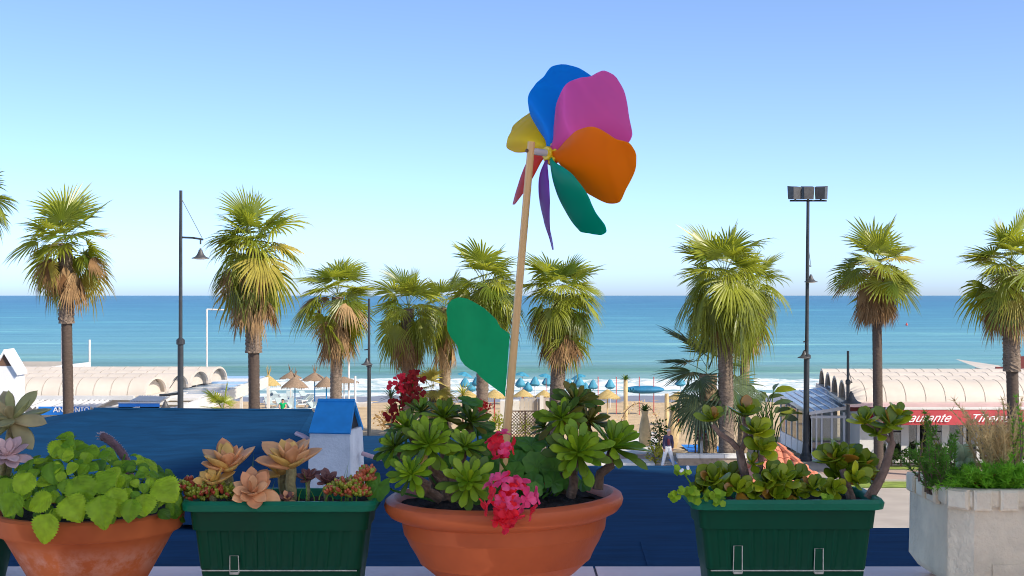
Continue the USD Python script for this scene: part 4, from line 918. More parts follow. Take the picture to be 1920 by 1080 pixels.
for (pxa, pxb, pya, pyb, lab) in ((1292, 1360, 838, 848, 'blue mat on the paving behind the low wall'), (1265, 1274, 862, 874, 'small blue mat beside the walking man')):
    ya, yb = gd(pyb), gd(pya)
    solo('blue_mat', MB().span((at(pxa, 0, ya)[0], ya, .01), (at(pxb, 0, ya)[0], yb, .03)), bluesign, lab, 'mat')
# right: lawn, kerbed bed, hedge
sheet('lawn', at(1640, 0, 60)[0], 60, 61.2, 62.6, .02, grassm, 'strip of sunlit lawn before the right restaurant')
sheet('lawn_strip', at(1560, 0, 56)[0], 50, 55.4, 57.2, .02, grassm, 'narrow grass strip across the paving')
sheet('pink_paving', at(1560, 0, 58)[0], 60, 57.6, 61.0, .008, pavepink, 'pinkish paving beside the lawn')
kb = MB().span((at(1560, 0, 57)[0], 57.2, 0), (60, 57.35, .1)); solo('kerb', kb, pave, 'pale kerb along the narrow grass strip', kind='structure')
for k in range(5):
    bush('hedge_plant', ['small shrub at the left end of the row under the red awning', 'second small shrub from the left under the red awning', 'middle small shrub under the red awning', 'fourth small shrub from the left under the red awning', 'small shrub at the right end of the row under the red awning'][k], 1672 + k * 17, 842 + 3 * (k % 2), 866, 22, 62.2, hedge, 200, .13, 60 + k)

# sun loungers on the sand at the left
lg = thing('sun_lounger', 'white framed sun lounger among the rows on the left sand', 'sun lounger', (0, 0, 0), group='white sun loungers on the left sand')
part('bed', MB().box((0, .35, .32), (.46, 1.25, .05)), loungefab, lg)
ba = MB(); ba.add(np.array([(-.29, -.3, .32), (.29, -.3, .32), (.29, -.85, .78), (-.29, -.85, .78), (-.29, -.33, .27), (.29, -.33, .27), (.29, -.88, .73), (-.29, -.88, .73)]), [[0, 1, 2, 3], [7, 6, 5, 4], [0, 4, 5, 1], [2, 6, 7, 3], [1, 5, 6, 2], [0, 3, 7, 4]])
part('backrest', ba, loungefab, lg)
for sx in (-.31, .31):
    part('side_rail', MB().box((sx, .3, .3), (.05, 1.5, .08)), white, lg)
    for y in (-.35, .9): part('leg', MB().box((sx, y, .14), (.05, .06, .28)), white, lg)
spots = []
r = random.Random(9)
for row, (pyb, cnt) in enumerate(((750, 4), (757, 4), (765, 5), (774, 5))):
    for k in range(cnt): spots.append((506 + k * 21 + (row % 2) * 10 + r.uniform(-6, 6), pyb))
lgx = UsdGeom.Xformable(stage.GetPrimAtPath(lg))
for k, (px, pyb) in enumerate(spots):
    d = gd(pyb); p = (at(px, 0, d)[0], d, gz(d) + .02); rz = PI + r.uniform(-1.2, 1.2)
    if k == 0:
        lgx.ClearXformOpOrder(); lgx.AddTranslateOp(opSuffix='place').Set(Gf.Vec3d(*p)); lgx.AddRotateZOp(opSuffix='turn').Set(math.degrees(rz))
    else: copy_of(lg, 'sun_lounger', p, rz, 'white framed sun lounger among the rows on the left sand', 'sun lounger', 'white sun loungers on the left sand')
d = 108.
wl = thing('white_boat', 'small white boat resting on the sand right of the grey chimney', 'boat', (at(672, 0, d)[0], d, gz(d)))
part('hull', MB().add(np.array([(-.9, -.35, .12), (.9, -.3, .2), (.9, .3, .2), (-.9, .35, .12), (-1.0, -.45, .42), (1.15, -.4, .5), (1.15, .4, .5), (-1., .45, .42)]) + np.array([at(672, 0, d)[0], d, gz(d)]), [[0, 3, 2, 1], [4, 5, 6, 7], [0, 1, 5, 4], [1, 2, 6, 5], [2, 3, 7, 6], [3, 0, 4, 7]]), white, wl)
part('seat', MB().box((at(668, 0, d)[0], d, gz(d) + .5), (.25, .7, .04)), alu, wl)

# ------------------------------------------------------------------ people
d = 420.
by = thing('buoy', 'tiny orange marker buoy out on the sea', 'buoy', (at(1700, 0, d)[0], d, -1.6))
part('float', MB().lathe([(.001, -.1), (.4, 0), (.4, .2), (.2, .5), (.12, .8), (.001, .85)], (at(1700, 0, d)[0], d, -1.4), 12), redpole, by, smooth=40)
def bones(J, L, step=None):
    M = None
    for a, b in L:
        (p, ra), (q, rb) = J[a], J[b]
        h = manifold3d.Manifold.batch_hull([manifold3d.Manifold.sphere(ra, 14).translate(tuple(p)), manifold3d.Manifold.sphere(rb, 14).translate(tuple(q))])
        M = h if M is None else M + h
    m = M.refine_to_length(step or .035).to_mesh(); tm = trimesh.Trimesh(m.vert_properties[:, :3], m.tri_verts); tm.merge_vertices()
    trimesh.smoothing.filter_taubin(tm, iterations=8); return tm
d = gd(875.5); po = np.array([at(1252, 0, d)[0], d, 0.0])
man = thing('person', 'person in dark jacket and white trousers walking along the promenade', 'person', po)
A = lambda *p: np.array(p) + po
J = {'hip': (A(0, 0, .94), .125), 'waist': (A(0, 0, 1.08), .12), 'chest': (A(.02, 0, 1.32), .14), 'neck': (A(.03, 0, 1.5), .055), 'head0': (A(.05, 0, 1.6), .085), 'head1': (A(.05, 0, 1.67), .092),
     'sl': (A(-.13, -.06, 1.41), .065), 'sr': (A(.16, .06, 1.41), .065), 'el': (A(-.20, -.12, 1.14), .047), 'er': (A(.23, .08, 1.15), .047), 'wl': (A(-.19, -.2, .90), .033), 'wr': (A(.22, -.02, .91), .033),
     'hl': (A(-.075, -.02, .90), .095), 'hr': (A(.075, .02, .90), .095), 'kl': (A(-.16, -.04, .5), .06), 'kr': (A(.17, .03, .5), .06), 'al': (A(-.24, .0, .10), .042), 'ar': (A(.29, .0, .11), .042), 'tl': (A(-.12, -.05, .05), .036), 'tr': (A(.43, -.02, .07), .036)}
LB = [('hip', 'waist'), ('waist', 'chest'), ('chest', 'neck'), ('neck', 'head0'), ('head0', 'head1'), ('chest', 'sl'), ('chest', 'sr'), ('sl', 'el'), ('sr', 'er'), ('el', 'wl'), ('er', 'wr'), ('hip', 'hl'), ('hip', 'hr'), ('hl', 'kl'), ('hr', 'kr'), ('kl', 'al'), ('kr', 'ar'), ('al', 'tl'), ('ar', 'tr')]
# hands with fingers joined to the wrist, part of the same continuous body
for w, sgn in (('wl', -1), ('wr', 1)):
    p, _ = J[w]; J[w + 'p'] = (p + (0.005 * sgn, -.01, -.08), .028); LB.append((w, w + 'p'))
    for k in range(4):
        q = J[w + 'p'][0]; J[f'{w}f{k}'] = (q + ((k - 1.5) * .016, -.02, -.03), .009); J[f'{w}g{k}'] = (q + ((k - 1.5) * .017, -.035, -.085 + .008 * abs(k - 1.3)), .008)
        LB += [(w + 'p', f'{w}f{k}'), (f'{w}f{k}', f'{w}g{k}')]
    J[w + 't'] = (p + (-.045 * sgn, -.035, -.085), .009); LB.append((w, w + 't'))
J['nose'] = (A(.145, -.02, 1.63), .014); LB.append(('head1', 'nose'))
part('body', bones(J, LB), skin, man, smooth=True)
def grow(keys_, pairs, g): return bones({k: (J[k][0], J[k][1] + g) for k in keys_}, pairs)
part('jacket', grow(('hip', 'waist', 'chest', 'sl', 'sr', 'el', 'er', 'wl', 'wr'), [('hip', 'waist'), ('waist', 'chest'), ('chest', 'sl'), ('chest', 'sr'), ('sl', 'el'), ('sr', 'er'), ('el', 'wl'), ('er', 'wr')], .022), navy, man, smooth=True)
part('jacket_front', MB().ball(A(.02, -.115, 1.2), (.08, .06, .2), 2), maroon, man, smooth=True, label='maroon patch on the jacket')
part('trousers', grow(('hip', 'hl', 'hr', 'kl', 'kr', 'al', 'ar'), [('hip', 'hl'), ('hip', 'hr'), ('hl', 'kl'), ('hr', 'kr'), ('kl', 'al'), ('kr', 'ar')], .026), trouser, man, smooth=True)
part('shoe', MB().ball(A(-.17, -.03, .045), (.13, .05, .045), 2), shoe, man, smooth=True); part('shoe', MB().ball(A(.36, -.01, .06), (.13, .05, .045), 2), shoe, man, smooth=True)
part('hair', MB().ball(A(.035, .01, 1.695), (.097, .1, .085), 2), hairm, man, smooth=True)

d = 98.; pq = np.array([at(530, 0, d)[0], d, gz(d)])
sit = thing('person', 'person in green sitting among the loungers under the brown parasols', 'person', pq)
B = lambda *p: np.array(p) + pq
J = {'hip': (B(0, 0, .42), .13), 'chest': (B(0, .05, .82), .14), 'neck': (B(0, .04, 1.0), .06), 'head': (B(0, .02, 1.14), .1), 'sl': (B(-.19, .05, .9), .06), 'sr': (B(.19, .05, .9), .06), 'el': (B(-.26, -.1, .66), .045), 'er': (B(.26, -.1, .66), .045), 'wl': (B(-.15, -.3, .58), .035), 'wr': (B(.15, -.3, .58), .035),
     'kl': (B(-.13, -.45, .47), .065), 'kr': (B(.13, -.45, .47), .065), 'al': (B(-.13, -.5, .08), .045), 'ar': (B(.13, -.5, .08), .045), 'tl': (B(-.14, -.65, .05), .04), 'tr': (B(.14, -.65, .05), .04)}
part('body', bones(J, [('hip', 'chest'), ('chest', 'neck'), ('neck', 'head'), ('chest', 'sl'), ('chest', 'sr'), ('sl', 'el'), ('sr', 'er'), ('el', 'wl'), ('er', 'wr'), ('hip', 'kl'), ('hip', 'kr'), ('kl', 'al'), ('kr', 'ar'), ('al', 'tl'), ('ar', 'tr')]), skin, sit, smooth=True)
part('shirt', grow(('hip', 'chest', 'sl', 'sr'), [('hip', 'chest'), ('chest', 'sl'), ('chest', 'sr')], .025), leaffoam, sit, smooth=True)
part('hair', MB().ball(B(0, .04, 1.18), (.11, .115, .1), 2), darkin, sit, smooth=True)
part('stool', MB().box(B(0, .05, .26), (.4, .4, .06)).box(B(-.15, -.1, .12), (.05, .05, .24)).box(B(.15, -.1, .12), (.05, .05, .24)).box(B(-.15, .2, .12), (.05, .05, .24)).box(B(.15, .2, .12), (.05, .05, .24)), white, sit)

# ================================================================== the pots and their plants
def PX(px, py, dd=DL): return at(px, py, dd)
UPX = F / DL           # pixels per metre at the pots

# -------- succulent / leaf bodies
def leaf_body(L, prof, thick, bend=0., cup=0., sides=8, nu=7):
    """closed fleshy leaf along +x, width in y, upper face +z. prof: (t, half width / L), thick: half thickness / L"""
    ts = np.linspace(0, 1, nu); ts = np.sin(ts * PI / 2) ** .9
    pt, pw = zip(*prof); V = []
    for t in ts:
        w = np.interp(t, pt, pw) * L; h = thick * L * (1 - .55 * t) * math.sqrt(max(1 - t ** 6, .04))
        for j in range(sides):
            a = 2 * PI * j / sides; y = w * math.cos(a); z = h * math.sin(a) * (1 if math.sin(a) < 0 else .55)
            V.append((t * L, y, z + bend * L * t * t + cup * abs(y) ** 1.6 / (L ** .6)))
    V = np.array(V); n = len(ts)
    i, j = np.meshgrid(np.arange(n - 1), np.arange(sides), indexing='ij')
    q = np.stack([i * sides + j, i * sides + (j + 1) % sides, (i + 1) * sides + (j + 1) % sides, (i + 1) * sides + j], -1).reshape(-1, 4)
    f = np.vstack([q[:, [0, 2, 1]], q[:, [0, 3, 2]]])
    k = len(V); tip = V[-sides:].mean(0) + (L * .03, 0, 0); V = np.vstack([V, tip]); b = (n - 1) * sides
    f = np.vstack([f, [[k, b + (j + 1) % sides, b + j] for j in range(sides)]]); return V, f
def orient(V, o, x, z):
    x = unit(x); y = unit(np.cross(z, x)); z = np.cross(x, y)
    return o + V[:, :1] * x + V[:, 1:2] * y + V[:, 2:] * z
SPAT = [(0, .055), (.25, .07), (.55, .125), (.8, .175), (.93, .13), (1, .03)]        # aeonium spoon
OBOV = [(0, .10), (.2, .17), (.5, .33), (.72, .37), (.9, .25), (1, .07)]            # jade coin
LANC = [(0, .12), (.25, .19), (.5, .255), (.7, .25), (.86, .17), (.95, .08), (1, .01)]           # ghost plant
def basis(a):
    a = unit(a); u = unit(np.cross(a, [0.13, 1, .07])); return a, u, np.cross(a, u)
def rosette(parent, c, axis, R, n, mats, prof, thick=.05, el0=80, el1=8, inner=.35, bend=.0, cup=.6, seed=1, name='leaf', sides=8, nu=7, wide=1.0):
    r = random.Random(seed); a, u, v = basis(axis)
    prof = [(t, w * wide) for t, w in prof]
    for k in range(n):
        f_ = (k + .6) / n; th = k * 2.39996 + r.uniform(-.2, .2); el = math.radians(el0 + (el1 - el0) * f_ ** .75 + r.uniform(-5, 5))
        rad = math.cos(th) * u + math.sin(th) * v; dv = math.cos(el) * rad + math.sin(el) * a; nv_ = -math.sin(el) * rad + math.cos(el) * a
        L = R * (inner + (1 - inner) * f_ ** .6) * r.uniform(.84, 1.12)
        V, f = leaf_body(L, prof, thick, bend + r.uniform(-.13, .11), cup, sides, nu)
        roll = r.uniform(-.34, .34)
        nv_ = unit(nv_ + roll * np.cross(dv, nv_))
        o = c + rad * R * .03 - a * R * .10 * f_
        mm = mats[k % len(mats)] if not callable(mats) else mats(f_, r)
        part(name, MB().add(orient(V, o, dv, nv_), f), mm, parent, smooth=True)
def stem_pts(p0, p1, wob=.01, n=6, seed=1):
    r = random.Random(seed); P = [p0 + (p1 - p0) * t + np.array([math.sin(PI * t) * r.uniform(-wob, wob), math.sin(PI * t) * r.uniform(-wob, wob), 0]) for t in np.linspace(0, 1, n)]; return P

# -------- terracotta coloured bowl in the centre
px2m = DL / F
bc = PX(945, 0); bz = lambda py: PX(0, py)[2]
rim_z = bz(922); prof_px = [(105, 1099), (110, 1084), (131, 1071), (158, 1047), (160, 1046), (162, 1041), (163, 1039), (165.5, 1034), (166.5, 1032), (169, 1027), (178, 1012), (186, 994), (187.5, 993), (189, 988), (192, 966), (203, 961), (214, 956), (221, 947), (223.5, 938), (221, 930), (214, 925), (205, 924), (200, 930), (196, 945), (190, 960)]
prof_px[0] = (105, HOR + 508 * 2.62 / DL)
bowl = thing('terracotta_bowl', 'wide round terracotta bowl with rolled rim in the centre of the ledge', 'plant pot', (bc[0], DL, bz(1099)))
tl = math.radians(1.6)
BP = np.array([bc[0], DL, bz(960)])
part('bowl', MB().lathe([(r_ * px2m, bz(y) - bz(960)) for r_, y in prof_px], BP, 96, tilt=tl), terra, bowl, smooth=35)
SZ = bz(943)
th_ = np.linspace(0, 2 * PI, 48)
part('soil', MB().grid(np.array([[(BP[0] + q * 197 * px2m * math.cos(a), DL + q * 197 * px2m * math.sin(a), SZ + .012 * (1 - q) + q * math.cos(a) * 197 * px2m * math.sin(tl) + .006 * rng.uniform(-1, 1) * (q > .05)) for a in th_] for q in np.linspace(0.02, 1, 12)]), True), soil, bowl, smooth=True)
# aeoniums: each rosette branch set belongs to one of the plants
def aeonium(label, items, seed, cat='succulent'):
    px0, py0 = items[0][5]; t = thing('aeonium_plant', label, cat, PX(px0, 940) * [1, 1, 0] + [0, 0, SZ])
    for i, (px, py, dd, R, axis, (sx, sy), n, ms) in enumerate(items):
        c = PX(px, py, DL + dd); base = PX(sx, sy, DL + min(dd, .12) * .6)
        part('stem', MB().tube(stem_pts(base, c - unit(axis) * R * px2m * .12, .008, 6, seed + i), np.linspace(.0095, .0075, 6), 8), bark, t, smooth=True)
        g = group_part('rosette', t)
        _ms = ms
        ms = lambda f_, r, _ms=_ms: (aeod if aeod is not _ms[0] else aeobronze) if (f_ > .72 and r.random() < .45) else (ghosty if f_ > .9 and r.random() < .08 else _ms[r.randrange(len(_ms))])
        rosette(g, c, axis, R * px2m, int(n * 1.2), ms, SPAT, .04, 76, -2, .40, bend=-.05, cup=.5, seed=seed * 31 + i)
AX = lambda x, y, z: np.array([x, -y, z])     # x right, y towards the camera, z up
aeonium('bright green aeonium filling the left half of the terracotta bowl', [
    (803, 832, -.03, 62, AX(-.1, .75, .65), (838, 938), 30, [aeo]), (873, 836, -.02, 44, AX(.15, .7, .7), (846, 938), 22, [aeo]),
    (879, 903, -.15, 55, AX(.05, .9, .42), (862, 935), 26, [aeo]), (769, 888, -.10, 50, AX(-.35, .75, .5), (826, 936), 24, [aeo]),
    (738, 836, .02, 46, AX(-.5, .5, .6), (812, 936), 22, [aeo, aeod]), (764, 800, .05, 50, AX(-.3, .4, .85), (828, 935), 24, [aeo, aeo, aeod]),
    (832, 780, .08, 56, AX(.05, .35, .9), (842, 935), 26, [aeod, aeo]), (884, 788, .08, 48, AX(.3, .4, .85), (856, 936), 22, [aeod]), (790, 770, .12, 42, AX(-.1, .3, .95), (836, 935), 20, [aeod, aeo])], 5)
aeonium('bronze tinged dark aeonium standing behind the right side of the bowl', [
    (1079, 752, .10, 54, AX(.05, .5, .85), (1062, 925), 26, [aeobronze, aeod]), (1052, 783, .04, 54, AX(-.2, .75, .6), (1058, 925), 26, [aeod, aeo]), (1104, 788, .08, 52, AX(.3, .5, .75), (1070, 925), 24, [aeobronze]), (1020, 800, .10, 34, AX(-.3, .4, .85), (1050, 928), 16, [aeod])], 6)
aeonium('large flat green aeonium rosette on a thick stem at the right of the bowl', [(1084, 846, -.06, 66, AX(.02, .82, .55), (1070, 930), 30, [aeo])], 7)
aeonium('single aeonium rosette on a leaning bare stem at the bowl rim', [(1150, 834, 0.0, 76, AX(.22, .35, .9), (1121, 918), 26, [aeo])], 8)
# geranium: scalloped leaves, fresh flower heads and a faded one
def scallop(R, lobes=7, teeth=3, seed=1, fold=.25, rings=4, na=42, notch=.55, quilt=.04, lob=.06):
    r = random.Random(seed); V = [(R * .05, 0, 0)]
    for i in range(1, rings + 1):
        q = i / rings
        for j in range(na):
            a = -PI + 2 * PI * (j + .5) / na
            rr = R * (1 + lob * math.cos(a * lobes) * q + lob * .7 * math.cos(a * lobes * teeth) * (q > .9))
            rr *= 1 - notch * math.exp(-((abs(a) - PI) / .28) ** 2)
            x, y = q * rr * math.cos(a) + R * .35, q * rr * math.sin(a)
            V.append((x, y, fold * abs(y) * .5 - .18 * fold * q * q * R + quilt * R * math.cos(a * lobes + PI) * q * (1.2 - q) * 2 + .03 * R * r.uniform(-1, 1) * q))
    f = [[0, 1 + j, 1 + (j + 1) % na] for j in range(na)]
    for i in range(rings - 1):
        for j in range(na):
            a, b = 1 + i * na + j, 1 + i * na + (j + 1) % na; f += [[a, a + na, b + na], [a, b + na, b]]
    return np.array(V), np.array(f)
ger = thing('geranium_plant', 'geranium with red and pink flower heads spilling over the bowl rim', 'flower', PX(985, 938) * [1, 1, 0] + [0, 0, SZ])
r = random.Random(17)
gl = [(997, 838, .03, 46, (.1, -.5, .8)), (1020, 852, .0, 40, (.3, -.6, .7)), (975, 868, -.02, 42, (-.2, -.7, .6)), (1010, 880, -.03, 44, (.1, -.8, .5)), (1045, 885, -.02, 40, (.3, -.8, .5)), (960, 895, -.04, 38, (-.3, -.8, .5)), (990, 905, -.06, 36, (0, -.9, .4)), (1035, 910, -.05, 34, (.3, -.9, .3)), (920, 880, .0, 34, (-.2, -.8, .5)), (925, 810, .10, 40, (0, -.5, .8)), (905, 800, .12, 40, (-.2, -.4, .8)), (870, 752, .12, 36, (.2, -.3, .9)), (712, 905, -.05, 44, (-.5, -.8, .3)), (735, 862, .05, 42, (-.6, -.6, .5)), (722, 830, .06, 40, (-.6, -.5, .6)), (900, 925, -.12, 26, (-.2, -.9, .3)), (1000, 925, -.09, 26, (.2, -.9, .3)), (1065, 900, .0, 30, (.2, -.8, .5)), (1030, 830, .06, 38, (.2, -.4, .9)), (965, 850, .08, 40, (-.1, -.5, .8)), (1090, 900, .06, 34, (.4, -.5, .7)), (930, 850, .09, 42, (-.2, -.6, .7)), (945, 875, .03, 44, (-.1, -.8, .5)), (975, 845, .05, 44, (.1, -.6, .7)), (1005, 860, .02, 46, (.2, -.8, .5)), (1030, 880, .02, 44, (.3, -.7, .5)), (985, 890, -.01, 44, (0, -.9, .3)), (950, 905, .0, 40, (-.2, -.9, .4)), (1015, 905, -.02, 40, (.1, -.9, .3)), (1060, 870, .05, 40, (.4, -.6, .6)), (905, 850, .06, 40, (-.1, -.7, .6)), (915, 905, -.02, 36, (-.1, -.9, .3)), (890, 760, .13, 34, (.3, -.4, .8)), (850, 870, .02, 36, (0, -.8, .5)), (800, 880, .03, 36, (0, -.8, .5))]
for i, (px, py, dd, R, nv_) in enumerate(gl):
    V, f = scallop(R * px2m * .62, 7, 3, i, .35); n_ = unit(np.array(nv_) + [r.uniform(-.2, .2), r.uniform(-.2, .2), 0]); x = unit(np.cross(n_, [r.uniform(-1, 1), r.uniform(-.3, .3), r.uniform(-1, 1)]))
    c = PX(px, py, DL + dd); p_ = part('leaf', MB().add(orient(V, c, x, n_), f), gerleaf, ger, smooth=True)
    part('stem', MB().tube([PX(px * .6 + 390, 940, DL + dd * .5), (c + PX(px * .8 + 195, 935, DL)) / 2, c - n_ * .004], .0022, 5), gerleaf, ger)
def petal(L, seed):
    r = random.Random(seed); P = []
    for t in np.linspace(0, 1, 6):
        w = L * np.interp(t, [0, .3, .65, .9, 1], [.06, .2, .42, .36, .12]); P.append([(t * L, w * s, .22 * L * t * (1 - t) * 2 - .12 * L * s * s * t + .05 * L * r.uniform(-1, 1) * t) for s in (-1, -.5, 0, .5, 1)])
    return np.array(P)
def flower_head(c, R, axis, nfl, ms, seed, squash=1.0, Lp=.021, name='flower_head'):
    r = random.Random(seed); g = group_part(name, ger); a, u, v = basis(axis)
    for i in range(nfl):
        th = i * 2.39996; f_ = (i + .5) / nfl; pol = math.acos(1 - 1.25 * f_); dv = math.cos(pol) * a + math.sin(pol) * (math.cos(th) * u + math.sin(th) * v)
        o = c + dv * R * r.uniform(.5, 1.0); da, du, dv2 = basis(dv)
        mm = ms(dv, r)
        for k in range(5):
            ph = 2 * PI * k / 5 + i; rd = math.cos(ph) * du + math.sin(ph) * dv2; x = unit(rd + r.uniform(.15, .9) * da); P = petal(Lp * r.uniform(.75, 1.25), seed + i * 7 + k)
            V = orient(P.reshape(-1, 3), o, x, unit(da - .4 * rd)).reshape(P.shape)
            part('petal', MB().grid(V), mm, g, smooth=True)
    part('stalk', MB().tube([c - a * R * .2, c - a * R - np.array([0, 0, .02]), PX(985, 935, DL)], .0028, 6), gerleaf, g)
mixp = lambda dv, r: petp if (dv[0] > .05 and dv[2] > -.2 and r.random() < .7) or r.random() < .25 else petr
flower_head(PX(940, 836, DL - .10), 21 * px2m, AX(0, .85, .5), 7, lambda dv, r: petr if r.random() < .75 else petp, 71, Lp=.0165)
flower_head(PX(956, 934, DL - .235), 40 * px2m, AX(.05, .9, .35), 20, mixp, 72, Lp=.018)
flower_head(PX(945, 972, DL - .235), 16 * px2m, AX(0, .8, -.5), 4, lambda dv, r: petr, 73, Lp=.015)
fd = thing('faded_geranium', 'tall geranium stalk with dark faded red blooms rising behind the bowl', 'flower', PX(760, 880, DL + .17))
def faded(c, R, n, seed, m):
    r = random.Random(seed); g = group_part('bloom', fd)
    for k in range(n):
        q = unit([r.gauss(0, 1), r.gauss(0, 1), r.gauss(0, 1)]) * r.random() ** .4 * R; P = petal(.012 * r.uniform(.7, 1.3), seed + k)
        part('petal', MB().grid(orient(P.reshape(-1, 3), c + q, unit(q + .01 * np.array([r.uniform(-1, 1), r.uniform(-1, 1), r.uniform(-1, 1)])), [r.random(), -1, r.random()]).reshape(P.shape)), m, g, smooth=True)
dq = DL + .17
faded(PX(750, 722, dq), 15 * dq / F, 40, 1, petr); faded(PX(775, 713, dq), 15 * dq / F, 34, 2, petdark); faded(PX(778, 740, dq), 16 * dq / F, 34, 3, petdark); faded(PX(748, 760, dq), 12 * dq / F, 26, 4, petdark); faded(PX(735, 785, dq), 9 * dq / F, 16, 5, petdark); faded(PX(765, 725, dq), 12 * dq / F, 20, 6, petdark)
for p in ((750, 722), (775, 713), (778, 740), (748, 760), (735, 785)): part('stalk', MB().tube([PX(p[0], p[1], dq), PX((p[0] + 765) / 2, (p[1] + 830) / 2 + 10, dq), PX(770, 900, dq - .05)], .0016, 5), gerleaf, fd)

# -------- pinwheel
pw = thing('pinwheel', 'toy pinwheel with rainbow petals on a wooden stick planted in the bowl', 'pinwheel', PX(947, 900, DL - .02))
s0, s1 = PX(942, 900, DL - .02), PX(996.5, 266, DL - .02)
part('stick', MB().tube([s0 + (s1 - s0) * t for t in (0, .25, .5, .75, 1)], [.0074, .0073, .0071, .0069, .0067], 18), stickm, pw, smooth=40)
ax_ = unit([.80, .60, -.03]); hub = PX(1034, 288, DL - .02 + .03)
ap = s1 + (s0 - s1) * .027
part('pin', MB().ball(ap + (-.0066, -.004, 0), (.0035, .0035, .0035), 2), woodbrown, pw, smooth=True)
axle = part('axle', MB().tube([ap, ap + (hub - ap) * .55, hub], .0062, 14), mat('plastic_grey', (.5, .47, .45), .4, .05, 8), pw, smooth=True)
def disc(c, a, R, h, m, name, par):
    A_, U_, W_ = basis(a); n = 32
    rows = [[c + a * zz + (math.cos(2 * PI * j / n) * U_ + math.sin(2 * PI * j / n) * W_) * rr for j in range(n + 1)] for rr, zz in ((.0001, -h), (R * .9, -h), (R, -h * .6), (R, h * .6), (R * .9, h), (.0001, h))]
    return part(name, MB().grid(np.array(rows)), m, par, smooth=30)
yel = mat('yellow_plastic', (.80, .55, .015), .4, .05, 8); redp = mat('red_plastic', (.70, .06, .02), .4, .05, 8)
disc(hub - ax_ * .009, ax_, .0125, .004, yel, 'hub_cap', pw); disc(hub - ax_ * .003, ax_, .0195, .003, yel, 'hub_disc', pw); disc(hub + ax_ * .003, ax_, .0215, .003, redp, 'hub_ring', pw)
PET = dict(blue=(.0, .29, .72), pink=(.72, .13, .42), orange=(.92, .27, .0), teal=(.0, .46, .30), purple=(.32, .09, .45), red=(.78, .06, .02), yellow=(.86, .62, .01))
from scipy.interpolate import PchipInterpolator
WP = PchipInterpolator([0, .06, .22, .42, .60, .74, .84, .92, .97, 1.0], [.035, .05, .19, .35, .41, .36, .25, .18, .12, .02])
RB = 172 * px2m
A_ = ax_; U_ = unit(np.cross([0, 0, 1.0], A_)); W_ = unit(np.cross(A_, U_))      # U to the left-back side, W up
if U_[0] < 0: U_ = -U_
for name_, ang in (('blue', 84), ('pink', 33), ('orange', -19), ('teal', -70), ('purple', -121), ('red', -173), ('yellow', 135)):
    cm = PET[name_]
    nd = {'p': ('principled_bsdf', {'base_color': cm, 'roughness': .38, 'specular_ior_level': .4}), 't': ('translucent_bsdf', {'color': tuple(min(1, x * 1.4) for x in cm)}), 'x': ('mix_closure', {'fac': .5})}
    mm = usdkit.material(stage, '/World/Looks/vane_' + name_, nd, [('p.BSDF', 'x.closure1'), ('t.BSDF', 'x.closure2')], surface='x.closure')
    th0 = math.radians(ang); P = []
    for t in 1 - (1 - np.linspace(0, 1, 40)) ** 1.35:
        row = []
        w = float(WP(t))
        for s in np.linspace(-1, 1, 13):
            # petal bows sideways near its tip, which curls back like a hook
            sw = .16 * t ** 1.5 + .9 * max(0, t - .74) ** 1.3 * 2.0
            rr = RB * (.05 + .97 * t); side = RB * (w * s * (1 + .03 * math.sin(9 * t)) + sw * .6)
            depth = RB * (.40 * t ** 1.2 +  -.66 * s * w * (.6 + .4 * t) - .34 * max(0, t - .7) ** 1.2 - .10 * math.sin(PI * min(t * 1.1, 1)) * (1 - s * s) - .12)
            cr_, sr_ = math.cos(th0), math.sin(th0); ru, rv = rr * cr_ - side * sr_, rr * sr_ + side * cr_
            row.append(hub + U_ * ru + W_ * rv + A_ * (depth + RB * .08))
        P.append(row)
    P = np.array(P)
    nb = MB(); nb.grid(P)
    off = A_ * .0012
    nb.grid(P + off, True)
    part('petal', nb, mm, pw, smooth=True, label=f'{name_} petal')
leaf_px = [(956, 626), (938.5, 614), (930.6, 599.6), (919.6, 588.6), (907, 577.6), (891, 568), (875.5, 560), (860, 557), (847, 562), (839.3, 571), (836.8, 584), (839, 596.5), (838, 606), (838.7, 618.5), (844, 631), (852, 642), (858, 650), (859, 662.6), (863, 675), (871, 686), (882, 694), (893, 699), (899, 706.7), (910, 716), (926, 727), (941.7, 738), (947, 744)]
ld = DL - .02
lp = [tuple(PX(x, y, ld)[[0, 2]]) for x, y in leaf_px]
import shapely
pol = Polygon(lp).buffer(.0012).buffer(-.0012)
bx0, bz0, bx1, bz1 = pol.bounds
gx = np.arange(bx0, bx1, .006); gzz = np.arange(bz0, bz1, .006)
mesh2 = trimesh.creation.extrude_polygon(pol, .0035, engine='earcut')
mesh2 = mesh2.subdivide_to_size(.012)
v = np.asarray(mesh2.vertices); u_ = (v[:, 0] - bx0) / (bx1 - bx0)
part('foam_leaf', MB().add(np.c_[v[:, 0], ld - .002 + v[:, 2] + .016 * np.sin(PI * u_) + .006 * np.sin(5 * u_), v[:, 1]], mesh2.faces), leaffoam, pw, smooth=30, label='green scalloped leaf on the stick')

